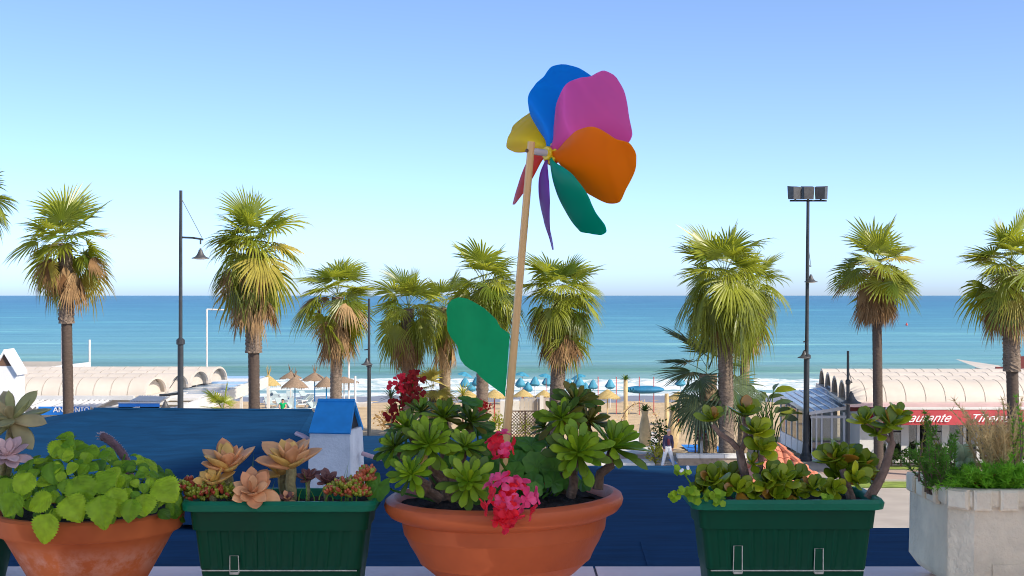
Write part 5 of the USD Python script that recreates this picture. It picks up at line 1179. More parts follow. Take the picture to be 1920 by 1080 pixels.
# -------- green balcony planters
def planter(label, xl, xr, ytop, ybot, dc, clips, dep=.17, extra=None, flip=0):
    """ribbed plastic trough; xl..xr = rim in pixels of the front face at distance dc"""
    k = dc / F; W = (xr - xl) * k; H = (ybot - ytop) * k; cx_ = at((xl + xr) / 2, 0, dc)[0]; zt = at(0, ytop, dc)[2]; zb = zt - H; yc = dc + dep / 2
    t = thing('green_planter', label, 'planter', (cx_, yc, zb))
    def rr(sx, sy, rad, z, nseg=5):
        out = []
        for (qx, qy, a0) in ((1, 1, 0), (-1, 1, 90), (-1, -1, 180), (1, -1, 270)):
            for a in np.linspace(a0, a0 + 90, nseg): out.append((cx_ + qx * (sx - rad) + rad * math.cos(math.radians(a)), yc + qy * (sy - rad) + rad * math.sin(math.radians(a)), z))
        return out + [out[0]]
    w2, d2 = W / 2, dep / 2; zf = at(0, 1074, dc)[2]; zb = LEDZ; H = zt - zb
    rim = [(w2 - .006, d2 - .006, zt - .019), (w2, d2, zt - .017), (w2 + .002, d2 + .002, zt - .006), (w2 - .002, d2 - .002, zt), (w2 - .008, d2 - .008, zt), (w2 - .011, d2 - .011, zt - .006), (w2 - .014, d2 - .014, zt - .04)]
    part('rim', MB().grid(np.array([rr(a, b, .022, z) for a, b, z in rim])), greenrim, t, smooth=40)
    taper = .075
    def sec(z): f_ = 1 - taper * 1.6 * (zt - z) / H; return w2 * f_ - .009, d2 * f_ - .009
    zz = [zt - .015, zt - .048, zt - .049, zt - .052]
    part('band', MB().grid(np.array([rr(*sec(z), .02, z) for z in zz][::-1])), greenpot, t, smooth=40)
    # fluted body: the section follows shallow flutes along the long sides
    def fl(z, amp):
        sx, sy = sec(z); sx -= .004; sy -= .004; out = []; n = 120
        per = rr(sx, sy, .02, z, 6); per = np.array(per)
        # resample evenly
        seg = np.r_[0, np.cumsum(np.linalg.norm(np.diff(per, axis=0), axis=1))]; s_ = np.linspace(0, seg[-1], 420); q = np.c_[[np.interp(s_, seg, per[:, i]) for i in range(3)]].T
        on = (np.abs(q[:, 0] - cx_) < sx * .86)
        ph = ((q[:, 0] - cx_) / (sx * 2) * 14) % 1
        ind = amp * np.clip(np.sin(PI * np.clip((ph - .12) / .76, 0, 1)) * 2.5, 0, 1) * on
        q[:, 1] -= np.sign(q[:, 1] - yc) * ind; return q
    zz = [(zt - .052, .0), (zt - .056, .0022), (zt - H * .5, .003), (zf + .008, .003), (zf + .001, .0)]
    part('body', MB().grid(np.array([fl(z, a) for z, a in zz][::-1])), greenpot, t, smooth=35)
    part('foot', MB().grid(np.array([rr(sec(z)[0] - .005, sec(z)[1] - .005, .02, z) for z in (zb, zb + .01, zf - .003, zf)])), greenpot, t, smooth=40)
    part('foot_edge', MB().tube([(cx_ - sec(zf)[0] * .93, yc - sec(zf)[1] + .003, zf), (cx_ + sec(zf)[0] * .93, yc - sec(zf)[1] + .003, zf)], .0011, 5), scrape, t)
    for (px, py0, py1) in clips:
        y = yc - sec(at(0, (py0 + py1) / 2, dc)[2])[1] - .0022; zA, zB_ = at(0, py0, dc)[2], at(0, py1, dc)[2]; xA_ = at(px, 0, dc)[0]; hw_ = 8.5 * k
        dy = (sec(zB_)[1] - sec(zA)[1])
        fr = [(xA_ - hw_, y - dy * -.5, zB_), (xA_ - hw_ * .95, y + dy * .5, zA), (xA_ + hw_ * .95, y + dy * .5, zA), (xA_ + hw_, y - dy * -.5, zB_)]
        fr = [(a, yc - sec(c_)[1] + .003, c_) for a, b, c_ in fr]
        cl = part('clip', MB().add(np.array(fr + [(a, b + .008, c_) for a, b, c_ in fr]), [[0, 3, 2, 1], [0, 1, 5, 4], [1, 2, 6, 5], [2, 3, 7, 6]]), greenpot, t)
        part('clip_edge', MB().tube(fr, .0010, 5), scrape, cl); part('clip_foot', MB().box((xA_, fr[0][1] - .001, zB_), (hw_ * 1.9, .004, .004)), scrape, cl)
    part('soil', MB().grid(np.array([[(cx_ + sx * (w2 - .02), yc + sy * (d2 - .02), zt - .016 + .006 * rng.uniform(-1, 1)) for sx in np.linspace(-1, 1, 24)] for sy in np.linspace(-1, 1, 10)])), soil, t, smooth=True)
    return t, cx_, yc, zt
DP = 2.3
pl1, c1x, c1y, c1z = planter('green ribbed planter holding the salmon succulents', 337, 703, 941, HOR + 508 * 2.62 / 2.38, DP, [(435, 1046, 1079)])
pl2, c2x, c2y, c2z = planter('green ribbed planter holding the jade plant', 1300, 1662, 938, HOR + 508 * 2.62 / 2.38, DP, [(1387, 1027, 1078), (1540, 1032, 1078)])
# -------- pot half out of frame at the left (behind the clay bowl)
dg = thing('dark_pot', 'dark green pot cut by the left edge behind the clay bowl', 'plant pot', PX(-70, 1090, 2.5))
part('pot', MB().lathe([(74 * 2.5 / F, 0), (76 * 2.5 / F, .01), (106 * 2.5 / F, .14), (110 * 2.5 / F, .15), (110 * 2.5 / F, .165), (100 * 2.5 / F, .165), (96 * 2.5 / F, .13)], PX(-70, 1092, 2.5), 48), greenpot, dg, smooth=35)
part('soil', MB().lathe([(.001, .15), (97 * 2.5 / F, .147)], PX(-70, 1092, 2.5), 32), soil, dg)
# -------- old clay bowl on the left
ob = PX(169, 0, 2.36); k_ = 2.36 / F; oz = lambda py: at(0, py, 2.36)[2]
cb = thing('clay_bowl', 'old clay bowl with lime bloom overflowing with mint', 'plant pot', (ob[0], 2.36, oz(1100)))
nd = {'g': ('geometry', {}), 's': ('separate_xyz', {}), 'n': ('noise_texture', {'scale': 26., 'detail': 8, 'roughness': .7}), 'n2': ('noise_texture', {'scale': 9., 'detail': 4}),
      'mr': ('map_range', {'from_min': oz(1072), 'from_max': oz(1045), 'to_min': 0, 'to_max': .5, 'clamp': True}), 'mr2': ('map_range', {'from_min': oz(1000), 'from_max': oz(1030), 'to_min': 0, 'to_max': 1, 'clamp': True}),
      'mm': ('math', {'math_type': 'multiply'}), 'md': ('math', {'math_type': 'multiply'}), 'r': ('rgb_ramp', {'ramp': [(.42, (0, 0, 0)), (.58, (1, 1, 1))]}),
      'b1': ('rgb_ramp', {'ramp': [(.3, (.36, .075, .018)), (.7, (.56, .135, .032))]}), 'mx': ('mix_color', {'b': (.62, .33, .22)}), 'bp': ('bump', {'strength': .25, 'distance': .003}), 'p': ('principled_bsdf', {'roughness': .8, 'specular_ior_level': .3})}
clay = usdkit.material(stage, '/World/Looks/clay_bloom', nd, [('g.position', 's.vector'), ('g.position', 'n.vector'), ('g.position', 'n2.vector'), ('s.z', 'mr.value'), ('s.z', 'mr2.value'), ('mr.result', 'mm.value1'), ('mr2.result', 'mm.value2'), ('n.fac', 'r.fac'), ('r.color', 'md.value1'), ('mm.value', 'md.value2'), ('md.value', 'mx.fac'), ('n2.fac', 'b1.fac'), ('b1.color', 'mx.a'), ('mx.result', 'p.base_color'), ('n.fac', 'bp.height'), ('bp.normal', 'p.normal')], surface='p.BSDF')
part('bowl', MB().lathe([(r_ * k_, oz(y)) for r_, y in ((99, HOR + 508 * 2.62 / 2.36), (101, 1090), (108, 1079), (109, 1077), (150, 1003), (158, 992), (167, 990), (171, 984), (173, 962), (173.5, 957), (170, 952), (163, 951), (159, 956), (152, 985))], (ob[0], 2.36, 0), 96), clay, cb, smooth=30)
part('soil', MB().lathe([(.001, oz(952)), (.1, oz(954)), (157 * k_, oz(962))], (ob[0], 2.36, 0), 40), soil, cb, smooth=True)
mt = thing('mint_plant', 'bright green mint with scalloped leaves filling the clay bowl', 'herb', (ob[0], 2.36, oz(950)))
r = random.Random(41)
def mint_leaf(c, R, n_, x, m, seed):
    q = random.Random(seed); L, W = R * 1.85, R * q.uniform(.85, 1.05); P = []; dr_, fo, tw = q.uniform(.1, .55), q.uniform(.15, .6), q.uniform(-.25, .25)
    for i, t in enumerate(np.linspace(0, 1, 23)):
        w = W * (.04 + .96 * math.sin(PI * min(t, .985) ** .86) ** .72) * (1.08 if i % 2 else .92) if 0 < t < 1 else W * .05
        row = []
        for sx in np.linspace(-1, 1, 11):
            y = w * sx; ph = 6.2 * t - 1.9 * abs(sx)
            z = fo * abs(y) * (1 - .35 * abs(sx)) - dr_ * L * t * t + .10 * R * abs(math.sin(PI * ph)) * (1 - abs(sx) ** 4) - .05 * R * math.exp(-(sx / .14) ** 2) + tw * y * t - .10 * R * abs(sx) ** 3 * math.sin(5 * t + seed)
            row.append((L * t - R * .4, y, z))
        P.append(row)
    P = np.array(P); V = orient(P.reshape(-1, 3), c, x, n_).reshape(P.shape)
    part('leaf', MB().grid(V), m, mt, smooth=True)
cnt = 0
for k in range(400):
    a = k * 2.39996; f_ = (k + .5) / 300
    if f_ > 1: break
    # dome of leaf pairs, denser towards the camera
    el = math.asin(1 - f_ * 1.05) if f_ < 1.9 else 0
    px = 158 + 182 * math.cos(el) * math.cos(a); dd = 2.36 - .155 * math.cos(el) * math.sin(a) * 1.0; top_ = 838 + 18 * math.sin(px * .035) + 12 * math.sin(px * .09)
    py = 962 - (962 - top_) * math.sin(max(el, -.1)) * .98 + r.uniform(-8, 8)
    rad = np.array([math.cos(el) * math.cos(a), -math.cos(el) * math.sin(a), math.sin(el)])
    n_ = unit(rad * .8 + np.array([r.uniform(-.45, .45), -.35 + r.uniform(-.4, .3), .55 + r.uniform(-.3, .3)])); x = unit(rad * .7 + np.array([r.uniform(-.8, .8), r.uniform(-.6, .3), r.uniform(-.9, .2)]))
    x = unit(x - n_ * (x @ n_)); R = r.uniform(9, 17) * k_
    mint_leaf(at(px, py, dd) - x * R * .5, R, n_, x, mintd if (r.random() < .38 or px > 300) else mint, k)
for (px, py, dd, R, xx) in ((84, 985, 2.17, 25, (-.25, -.3, -.9)), (75, 940, 2.2, 24, (-.8, -.4, -.2)), (135, 950, 2.19, 26, (.5, -.5, -.6)), (45, 905, 2.22, 24, (-.3, -.4, -.6)), (100, 885, 2.24, 23, (.2, -.4, -.7)), (150, 915, 2.21, 28, (.3, -.5, -.6)), (195, 905, 2.22, 26, (.5, -.4, -.5)), (310, 918, 2.25, 29, (.6, -.4, -.4)), (270, 945, 2.2, 22, (.1, -.4, -.9)), (245, 955, 2.19, 22, (-.1, -.4, -.9)), (8, 915, 2.25, 24, (-.5, -.5, -.3)), (190, 955, 2.18, 30, (.2, -.4, -.9)), (115, 840, 2.3, 26, (.1, -.3, .6)), (150, 842, 2.33, 24, (.5, -.1, .5)), (22, 945, 2.2, 24, (-.4, -.4, -.7)), (215, 935, 2.2, 26, (.3, -.3, -.9))):
    x = unit(xx); n_ = unit(np.array([r.uniform(-.25, .25), -1, .75])); x = unit(x - n_ * (x @ n_)); mint_leaf(at(px, py, dd) - x * R * k_ * .5, R * k_, n_, x, mint, px)
for k in range(26):
    a = k * 2.4; p = np.array([ob[0] + .1 * math.cos(a) * (k % 5) / 4, 2.36 + .1 * math.sin(a) * (k % 5) / 4, oz(955)]); q = p + np.array([math.cos(a) * .04, math.sin(a) * .04, r.uniform(.04, .095)])
    part('stem', MB().tube([p, (p + q) / 2 + (.004, 0, .006), q], .0018, 5), mintd, mt)
st = thing('stapelia_stalk', 'curved purple ribbed stalk rising behind the mint', 'succulent', at(232, 880, 2.5))
pts = [at(x, y, 2.5) for x, y in ((246, 900), (238, 868), (230, 852), (219, 838), (206, 826), (194, 819), (187, 818))]
V = MB(); pts = np.array(pts); tt = np.linspace(0, 1, 24); sp = np.c_[[np.interp(tt, np.linspace(0, 1, len(pts)), pts[:, i]) for i in range(3)]].T
V.tube(sp, [7.2 * 2.5 / F * (1 + .16 * (i % 2)) * (1 if i < 21 else .85 - .25 * (i - 21)) for i in range(24)], 10); part('stalk', V, stalkm, st, smooth=60)
hr = MB()
for i in range(0, 24):
    for j in range(8):
        a = 2 * PI * j / 8; d_ = np.array([math.cos(a), .4, math.sin(a)]); hr.tube([sp[i] + d_ * .006, sp[i] + d_ * .0095], [.0008, .0003], 3, False)
part('bristles', hr, lilac, st, kind='stuff')

# -------- far left: tall echeveria + lilac rosette from the dark pot
ev = thing('echeveria_plant', 'tall grey green echeveria on a bare stem at the left edge', 'succulent', PX(24, 1000, 2.45))
part('stem', MB().tube([at(5, 930, 2.45), at(14, 860, 2.43), at(20, 825, 2.41), at(25, 795, 2.4)], [.010, .0105, .010, .009], 10), ghoststem, ev, smooth=True)
rosette(group_part('rosette', ev), at(20, 782, 2.4), AX(-.12, .55, .8), 82 * 2.4 / F, 15, [greyg], LANC, .12, 70, -18, .5, bend=.06, cup=.5, seed=8, sides=10, nu=9, wide=.85)
lv = thing('echeveria_plant', 'small lilac echeveria rosette low at the left edge', 'succulent', PX(10, 1000, 2.4))
part('stem', MB().tube([at(-5, 930, 2.42), at(8, 856, 2.36)], .008, 8), ghoststem, lv, smooth=True)
rosette(group_part('rosette', lv), at(14, 852, 2.33), AX(.05, .7, .7), 48 * 2.33 / F, 18, [lilac], LANC, .09, 72, 4, .4, cup=.5, seed=9, wide=1.05)

# -------- left planter: ghost plants, dark rosettes, bean sedum, blades
def ghostplant(label, px, py, dd, R, axis, base, n, seed, ms, r0=.0085, wide=1.12, thick=.15, el1=-4):
    t = thing('ghost_plant', label, 'succulent', at(base[0], base[1], DP + .06)); c = at(px, py, dd)
    part('stem', MB().tube(stem_pts(at(base[0], base[1], dd), c - unit(axis) * R * DP / F * .1, .003, 5, seed), r0, 9), ghoststem, t, smooth=True)
    rosette(group_part('rosette', t), c, axis, R * DP / F, n, ms, LANC, thick, 74, el1 + 10, .5, bend=.10, cup=.5, seed=seed, sides=10, nu=8, wide=wide)
G = [ghost, ghost, ghosty]
ghostplant('salmon ghost plant rosette standing above the left of its planter', 428, 872, DP + .07, 62, AX(-.05, .32, .94), (432, 940), 17, 3, G, el1=2)
ghostplant('tallest salmon ghost plant on a thick mottled stem', 545, 866, DP + .06, 70, AX(.05, .25, .96), (546, 938), 17, 14, G, .0095, el1=4)
ghostplant('second stem of salmon leaves just left of the tallest ghost plant', 528, 884, DP + .09, 44, AX(-.2, .3, .9), (535, 938), 9, 24, [ghosty], .0085, el1=0)
ghostplant('pinkish ghost plant rosette facing forward on the planter rim', 474, 922, DP + .02, 52, AX(.05, .72, .62), (474, 945), 18, 5, [ghost], .007, el1=-8)
ghostplant('yellowish ghost plant rosette at the planter left corner', 400, 903, DP + .04, 42, AX(-.2, .5, .8), (400, 945), 13, 6, [ghosty], .007)
ghostplant('small dark purple rosette left of the chimney base', 579, 896, DP + .08, 28, AX(-.1, .4, .9), (576, 940), 14, 7, [purple_s], .004)
ghostplant('small dark purple rosette before the chimney', 614, 901, DP + .07, 30, AX(.1, .45, .88), (612, 942), 14, 8, [purple_s], .004)
ghostplant('tiny pink rosette on the soil beneath the tallest ghost plant', 541, 936, DP + .03, 22, AX(.1, .6, .75), (541, 950), 12, 9, [purple_s, ghost], .004)
def beans(label, spots, seed, frac_red):
    r = random.Random(seed); t = thing('bean_sedum', label, 'succulent', at(spots[0][0], 945, DP + .05)); g, rd = MB(), MB()
    for (px, py, R, n) in spots:
        for k in range(n):
            q = unit([r.gauss(0, 1), r.gauss(0, 1), abs(r.gauss(0, 1)) * .8]) * r.uniform(.75, 1.0); c = at(px, py, DP + .05) + q * np.array([R, R * .9, R * .75]) * DP / F
            m = trimesh.creation.icosphere(subdivisions=1); v = np.asarray(m.vertices) * np.array([.0078, .0036, .0036]); v = orient(v, c, unit(q + np.array([0, -.2, .3])), [0, .3, 1]); (rd if r.random() < frac_red else g).add(v, m.faces)
    part('leaves', g, beang, t, True, kind='stuff'); part('red_leaves', rd, beanr, t, True, kind='stuff', label='red tipped bean leaves')
beans('bean leaved sedum mat at the left end of the planter', [(386, 922, 38, 130), (357, 915, 24, 70), (375, 935, 30, 70), (420, 930, 30, 60)], 4, .45)
beans('bean leaved sedum mat at the right end of the planter', [(653, 920, 34, 110), (672, 928, 24, 60), (632, 926, 24, 60)], 5, .4)
beans('bright red sedum tuft at the planter right corner', [(683, 898, 17, 60), (690, 884, 12, 30)], 6, .8)
def blades(name, label, spots, seed, m, w=.0012, cat='grass'):
    r = random.Random(seed); t = thing(name, label, cat, at(spots[0][0], 945, DP + .06))
    for (px, py, h, lean) in spots:
        b = at(px, py, DP + .06 + r.uniform(-.03, .03)); P = []
        for q in np.linspace(0, 1, 6): P.append([b + np.array([lean * q * q * DP / F - w * (1 - q), 0, h * q * DP / F]), b + np.array([lean * q * q * DP / F + w * (1 - q), .001, h * q * DP / F])])
        part('blade', MB().grid(np.array(P)), m, t)
blades('grass_tuft', 'thin green grass blades among the salmon succulents', [(473, 940, 92, 2), (478, 940, 60, -4), (508, 940, 40, 8), (575, 938, 60, -6), (560, 940, 30, 10), (598, 938, 36, 30), (610, 942, 48, 60), (640, 940, 70, 12), (648, 940, 80, 6), (652, 940, 60, 20), (660, 940, 50, -8), (625, 942, 40, -30), (590, 942, 30, -14), (668, 940, 40, 20)], 3, blade)

# -------- jade plant
jp = thing('jade_plant', 'old jade plant with bare branching stems and round leaves', 'succulent', at(1400, 940, DP + .08))
DJ = DP + .07
def jstem(pts, r0, r1, dd=DJ): part('stem', MB().tube([at(x, y, dd) + np.array([0, .004 * math.sin(3 * i), 0]) for i, (x, y) in enumerate(pts)], np.linspace(r0, r1, len(pts)), 9), jbark, jp, smooth=True)
jstem([(1404, 945), (1398, 895), (1390, 862), (1387, 842)], .0085, .0075); jstem([(1387, 845), (1372, 828), (1350, 814), (1336, 796)], .0058, .0042); jstem([(1388, 845), (1397, 830), (1406, 820), (1412, 812)], .0058, .0045); jstem([(1394, 838), (1399, 815), (1396, 790), (1396, 776)], .005, .004, DJ + .01)
jstem([(1425, 945), (1425, 900), (1426, 862), (1428, 842)], .0055, .0045)
jstem([(1628, 935), (1645, 908), (1658, 880), (1666, 855), (1672, 832), (1670, 805)], .0095, .006); jstem([(1672, 832), (1658, 815), (1640, 800), (1625, 792)], .005, .004)
jstem([(1598, 940), (1590, 915), (1584, 895), (1580, 880)], .0085, .006); jstem([(1345, 945), (1342, 915), (1340, 900)], .006, .005); jstem([(1457, 945), (1457, 915)], .006, .005)
jm = lambda f_, r: jadey if r.random() < .10 and f_ > .5 else (jader if r.random() < .06 else jade)
jl = lambda f_, r: jadey if (f_ > .45 and r.random() < .35) else jade
jr = lambda f_, r: jader if (f_ > .5 and r.random() < .25) else jade
def jr_(px, py, R, ax, n, mm, seed, dd=DJ, el1=5, wide=.95): n = max(6, int(n * .8)); R = R * 1.08; rosette(group_part('leaf_cluster', jp), at(px, py, dd), ax, R * DP / F, n, mm, OBOV, .10, 78, el1 + 12, .55, bend=.05, cup=.2, seed=seed, sides=8, nu=8, wide=wide)
jr_(1336, 786, 34, AX(.05, .4, .9), 12, jm, 1); jr_(1397, 775, 40, AX(.15, .4, .9), 12, jm, 2, DJ + .01); jr_(1416, 810, 36, AX(.1, .6, .8), 13, jl, 3, DJ - .02); jr_(1428, 840, 36, AX(.2, .7, .6), 13, jl, 4, DJ - .02); jr_(1440, 826, 24, AX(.6, .4, .6), 8, jm, 44, DJ)
jr_(1412, 868, 26, AX(.2, .7, .6), 9, jl, 5)
jr_(1620, 790, 34, AX(-.2, .4, .9), 13, jl, 6); jr_(1670, 795, 46, AX(.1, .45, .9), 12, jm, 7, el1=-5); jr_(1645, 812, 32, AX(-.2, .6, .6), 9, jl, 8); jr_(1688, 775, 26, AX(.3, .3, .9), 7, jm, 45)
for i, (px, py, R, n, ax) in enumerate(((1340, 902, 40, 14, AX(-.3, .5, .8)), (1368, 893, 40, 14, AX(.2, .5, .85)), (1318, 915, 32, 12, AX(-.5, .5, .6)), (1350, 925, 34, 12, AX(0, .8, .5)), (1385, 918, 34, 12, AX(.1, .8, .5)), (1440, 905, 36, 13, AX(-.3, .6, .7)), (1465, 900, 42, 14, AX(.1, .6, .8)), (1490, 895, 36, 13, AX(.3, .4, .8)), (1455, 928, 38, 14, AX(0, .85, .4)), (1495, 925, 32, 12, AX(.3, .8, .4)), (1525, 915, 34, 12, AX(-.1, .6, .7)), (1545, 925, 28, 11, AX(.1, .7, .5)), (1418, 925, 34, 12, AX(0, .8, .4)),
        (1562, 862, 42, 14, AX(-.4, .4, .8)), (1585, 862, 48, 15, AX(0, .4, .9)), (1612, 875, 44, 14, AX(.4, .4, .8)), (1578, 888, 44, 14, AX(-.1, .85, .5)), (1605, 900, 36, 12, AX(.3, .7, .5)), (1630, 895, 32, 10, AX(.5, .5, .6)), (1565, 918, 32, 12, AX(0, .9, .4)))):
    jr_(px, py, R, ax, n, jr if i in (0, 4, 8, 14, 16) else jm, 100 + i, DJ + (.03 if py < 900 else -.03))
wh = thing('weed_sprig', 'small bright green weed hanging over the left planter corner', 'weed', at(1300, 940, DP + .03))
r = random.Random(3)
for (px, py, n, R) in ((1281, 884, 7, 12), (1290, 918, 8, 14), (1272, 928, 6, 13), (1310, 930, 10, 16), (1340, 933, 12, 18), (1550, 935, 5, 10), (1300, 935, 6, 14)):
    for k in range(n):
        V, f = scallop(r.uniform(5, 8) * DP / F, 5, 1, k, .2, 2, 16, .2, .02); n_ = unit([r.uniform(-.5, .5), -.8, r.uniform(.2, .9)]); x = unit(np.cross(n_, [r.uniform(-1, 1), .2, r.uniform(-1, 1)]))
        part('leaf', MB().add(orient(V, at(px + r.uniform(-R, R), py + r.uniform(-R, R) * .6, DP - .005 + r.uniform(-.01, .02)), x, n_), f), mint, wh, smooth=True)
part('stem', MB().tube([at(1303, 935, DP), at(1294, 905, DP - .005), at(1281, 886, DP - .005)], .0014, 5), mint, wh); part('stem', MB().tube([at(1303, 935, DP), at(1285, 925, DP - .01), at(1272, 930, DP - .01)], .0012, 5), mint, wh)
for k in range(4): part('flower', MB().ball(at(1281 + r.uniform(-6, 10), 878 + r.uniform(-3, 6), DP - .01), (.0028, .0028, .0028), 1), letter, wh)

# -------- concrete planter on the right
DC = 2.32
cp = thing('concrete_planter', 'pale cast concrete planter with notched rim at the right edge', 'planter', at(1900, 1090, DC + .15))
kx = DC / F
def oct_(xl, xr, y0, y1, ch, z, ch2=None): return [(xl + ch, y0, z), (xr - ch, y0, z), (xr, y0 + ch, z), (xr, y1, z), (xl, y1, z), (xl, y0 + ch, z), (xl + ch, y0, z)]
xl, xr = at(1700, 0, DC + .25)[0], at(2250, 0, DC)[0]; y0_, y1_ = DC, DC + .27; ch = .036
zt, zr, zm, zb = at(0, 921, DC)[2], at(0, 957, DC)[2], at(0, 1050, DC)[2], LEDZ
rows = [oct_(xl + .045, xr - .05, y0_ + .04, y1_ - .03, ch, zb), oct_(xl + .022, xr - .03, y0_ + .02, y1_ - .02, ch, at(0, 1112, DC)[2]), oct_(xl + .010, xr - .014, y0_ + .010, y1_, ch, at(0, 1090, DC)[2]), oct_(xl + .012, xr - .012, y0_ + .012, y1_, ch, zr + .002), oct_(xl + .006, xr, y0_ + .006, y1_, ch, zr + .006), oct_(xl + .006, xr, y0_ + .006, y1_, ch, zt - .003), oct_(xl + .010, xr - .01, y0_ + .010, y1_ - .01, ch, zt), oct_(xl + .03, xr - .03, y0_ + .03, y1_ - .03, ch * .8, zt), oct_(xl + .032, xr - .03, y0_ + .032, y1_ - .03, ch * .8, zt - .05)]
def densify(row, n=14):
    out = []
    for a, b in zip(row[:-1], row[1:]):
        for q in np.linspace(0, 1, n, endpoint=False): out.append(tuple(np.array(a) * (1 - q) + np.array(b) * q))
    return out + [out[0]]
D = np.array([densify(q) for q in rows]); D[:, :-1] += .0016 * (meshkit.fbm(D[:, :-1] * 30, 4, 2)[..., None] - .5) * np.array([1, 1, .4]); D[:, -1] = D[:, 0]
part('body', MB().grid(D), concrete, cp, smooth=60)
def block(p, q, z0, z1, th=.008):
    p, q = np.array(p), np.array(q); d_ = unit(q - p); n_ = np.array([d_[1], -d_[0], 0]) * th; b = .004
    o1 = [p - n_ * .4, q - n_ * .4, q + n_ * .4, p + n_ * .4]; o2 = [p + n_ + d_ * b, q + n_ - d_ * b]
    V = []
    for z in (z0, z1): V += [p - n_ * .5 + (0, 0, z), q - n_ * .5 + (0, 0, z), q + n_ * .5 + (0, 0, z), q + n_ - d_ * b + (0, 0, z + (b if z == z0 else -b)), p + n_ + d_ * b + (0, 0, z + (b if z == z0 else -b)), p + n_ * .5 + (0, 0, z)]
    f = [[0, 1, 2], [0, 2, 5], [5, 2, 3], [5, 3, 4], [6, 8, 7], [6, 11, 8], [11, 9, 8], [11, 10, 9]]
    for j in range(6): f += [[j, j + 6, (j + 1) % 6 + 6], [j, (j + 1) % 6 + 6, (j + 1) % 6]]
    part('rim_block', MB().add(np.array(V), np.array(f)), concrete, cp, smooth=20)
fx0 = xl + .006 + ch
for k in range(9):
    a = fx0 + .002 + k * 50 * kx; block((a, y0_ + .006, 0), (a + 34 * kx, y0_ + .006, 0), zr - .001, zt + .001)
c0_, c1_ = np.array([xl + .006, y0_ + .006 + ch, 0]), np.array([xl + .006 + ch, y0_ + .006, 0])
for a, b in ((.12, .9),): block(c0_ + (c1_ - c0_) * a, c0_ + (c1_ - c0_) * b, zr - .001, zt + .001)
for k in range(3): block((xl + .006, y1_ - .02 - k * .062 - .0, 0), (xl + .006, y1_ - .02 - k * .062 - .045, 0), zr - .001, zt + .001)
part('patch', MB().span((at(1853, 0, DC + .03)[0], y0_ + .008, zb + .004), (xr, y0_ + .03, at(0, 1060, DC)[2])), concrete, cp)
part('soil', MB().grid(np.array([[(x, y, zt - .014 + .008 * rng.uniform(-1, 1)) for x in np.linspace(xl + .03, xr - .03, 50)] for y in np.linspace(y0_ + .03, y1_ - .03, 20)])), soil, cp, smooth=True)
# plants in it
def needles(mb, p, dv, n, L, w, r, spread=.9):
    for k in range(n):
        q = unit(dv * .6 + np.array([r.uniform(-1, 1), r.uniform(-1, 1), r.uniform(-.6, 1)]) * spread); s = unit(np.cross(q, [r.random(), 1, r.random()])) * w; l = L * r.uniform(.6, 1.2)
        mb.add(np.array([p - s, p + s, p + q * l]), [[0, 1, 2]])
def needle_shrub(name, label, base, tips, m, sm, seed, L=.011, w=.0009, n=8, seg=14, cat='shrub', r0=.002, kind=None):
    r = random.Random(seed); t = thing(name, label, cat, base); mb, sb_ = MB(), MB()
    for (px, py, dd) in tips:
        e = at(px, py, dd); b = base + np.array([r.uniform(-.03, .03), r.uniform(-.02, .02), 0]); mid = (b + e) / 2 + np.array([r.uniform(-.02, .02), r.uniform(-.02, .02), .015])
        P = [b * (1 - q) ** 2 + 2 * mid * q * (1 - q) + e * q * q for q in np.linspace(0, 1, seg)]
        sb_.tube(P, np.linspace(r0, .0006, seg), 4, False)
        for i in range(2, seg):
            dv = unit(P[i] - P[i - 1]); needles(mb, P[i], dv, n, L, w, r)
    part('foliage', mb, m, t, kind='stuff'); part('stems', sb_, sm, t, kind='stuff'); return t
r = random.Random(77)
def cone_tips(cx_, cy_, rx, ry, n, dd, seed): 
    q = random.Random(seed); return [(cx_ + q.gauss(0, .45) * rx, cy_ + q.gauss(0, .45) * ry, dd + q.uniform(-.06, .06)) for _ in range(n)]
needle_shrub('fern_shrub', 'feathery dark green fern shrub at the left of the concrete planter', at(1765, 925, DC + .10), cone_tips(1770, 862, 62, 58, 46, DC + .1, 1) + [(1735, 775, DC + .1), (1737, 790, DC + .1), (1740, 800, DC + .1), (1742, 815, DC + .1), (1790, 880, DC + .08), (1800, 890, DC + .08), (1750, 905, DC + .07), (1725, 880, DC + .1), (1715, 850, DC + .1)], fern, bark, 1, n=12)
needle_shrub('fern_shrub', 'yellow tipped sprig above the dark fern shrub', at(1742, 900, DC + .11), [(1733, 776, DC + .11), (1740, 783, DC + .11), (1745, 795, DC + .1), (1728, 795, DC + .11)], hedgey, bark, 5, n=9, seg=10)
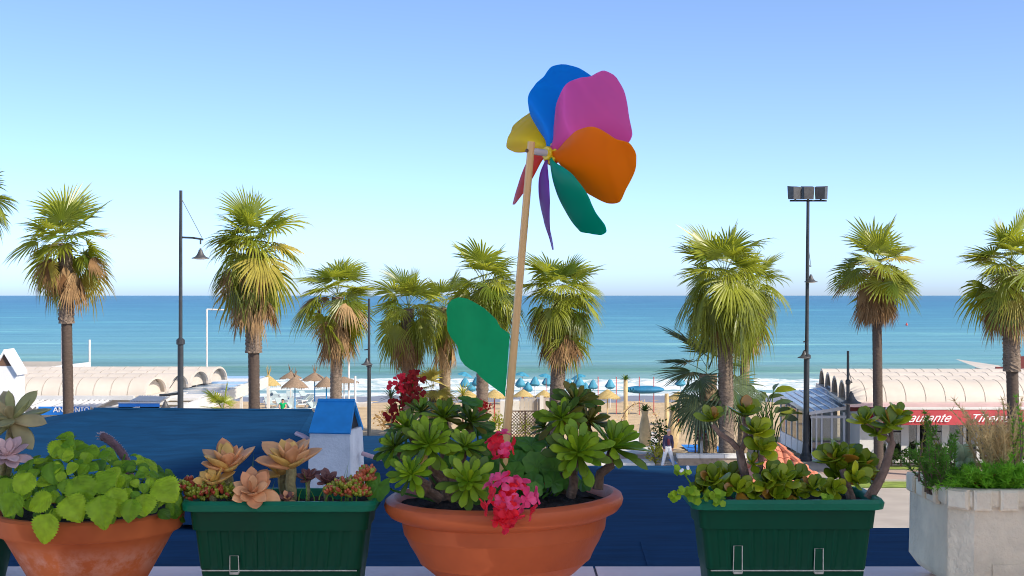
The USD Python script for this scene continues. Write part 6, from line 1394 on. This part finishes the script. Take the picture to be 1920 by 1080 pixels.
needle_shrub('dry_shrub', 'tangled dry straw coloured shrub at the right of the concrete planter', at(1885, 930, DC + .14), cone_tips(1878, 805, 62, 62, 70, DC + .14, 2) + [(1790, 752, DC + .14), (1800, 765, DC + .13), (1812, 775, DC + .12), (1785, 770, DC + .14), (1830, 790, DC + .1), (1845, 775, DC + .12), (1915, 752, DC + .14), (1900, 770, DC + .14)], drytwig, drytwig, 2, L=.014, w=.0007, n=7, seg=16, r0=.0022)
needle_shrub('dry_shrub', 'green feathery shoot rising at the right edge', at(1915, 930, DC + .1), [(1905, 745, DC + .1), (1912, 770, DC + .1), (1900, 790, DC + .1), (1918, 800, DC + .1)], ferngrass, bark, 7, n=9, seg=16)
needle_shrub('grass_clump', 'bright green fine grass along the front of the concrete planter', at(1870, 925, DC + .06), cone_tips(1865, 893, 90, 22, 80, DC + .06, 3) + cone_tips(1905, 885, 60, 26, 50, DC + .07, 4) + cone_tips(1800, 905, 50, 14, 26, DC + .05, 6), ferngrass, ferngrass, 3, L=.014, w=.0010, n=10, seg=9, cat='grass')
rp2 = thing('red_sprig', 'few dark red leaves among the grass of the concrete planter', 'plant', at(1830, 915, DC + .05))
for k in range(16):
    q = random.Random(k); V, f = leaf_body(.022, LANC, .05); part('leaf', MB().add(orient(V, at(1830 + q.uniform(-16, 16), 902 + q.uniform(-5, 8), DC + .06), [q.uniform(-1, 1), -.3, q.uniform(.1, 1)], [0, -.6, 1]), f), petdark, rp2, smooth=True)
cc = thing('cactus', 'pale grey green cactus with oval pads behind the fern shrub', 'cactus', at(1805, 925, DC + .2))
for (px, py, a, b, tlt) in ((1798, 850, 14, 19, -.15), (1812, 846, 12, 15, .3), (1817, 868, 13, 19, .1), (1800, 878, 12, 20, 0), (1793, 836, 8, 11, -.4), (1806, 900, 12, 22, 0)):
    m = trimesh.creation.icosphere(subdivisions=3); v = np.asarray(m.vertices).copy(); v *= np.array([a, 8, b]) * (DC + .2) / F * .95; v *= (1 + .05 * np.cos(8 * np.arctan2(v[:, 1], v[:, 0])))[:, None]
    v = np.c_[v[:, 0] * math.cos(tlt) + v[:, 2] * math.sin(tlt), v[:, 1], -v[:, 0] * math.sin(tlt) + v[:, 2] * math.cos(tlt)]
    part('pad', MB().add(v + at(px, py, DC + .2), m.faces), cact, cc, smooth=True)
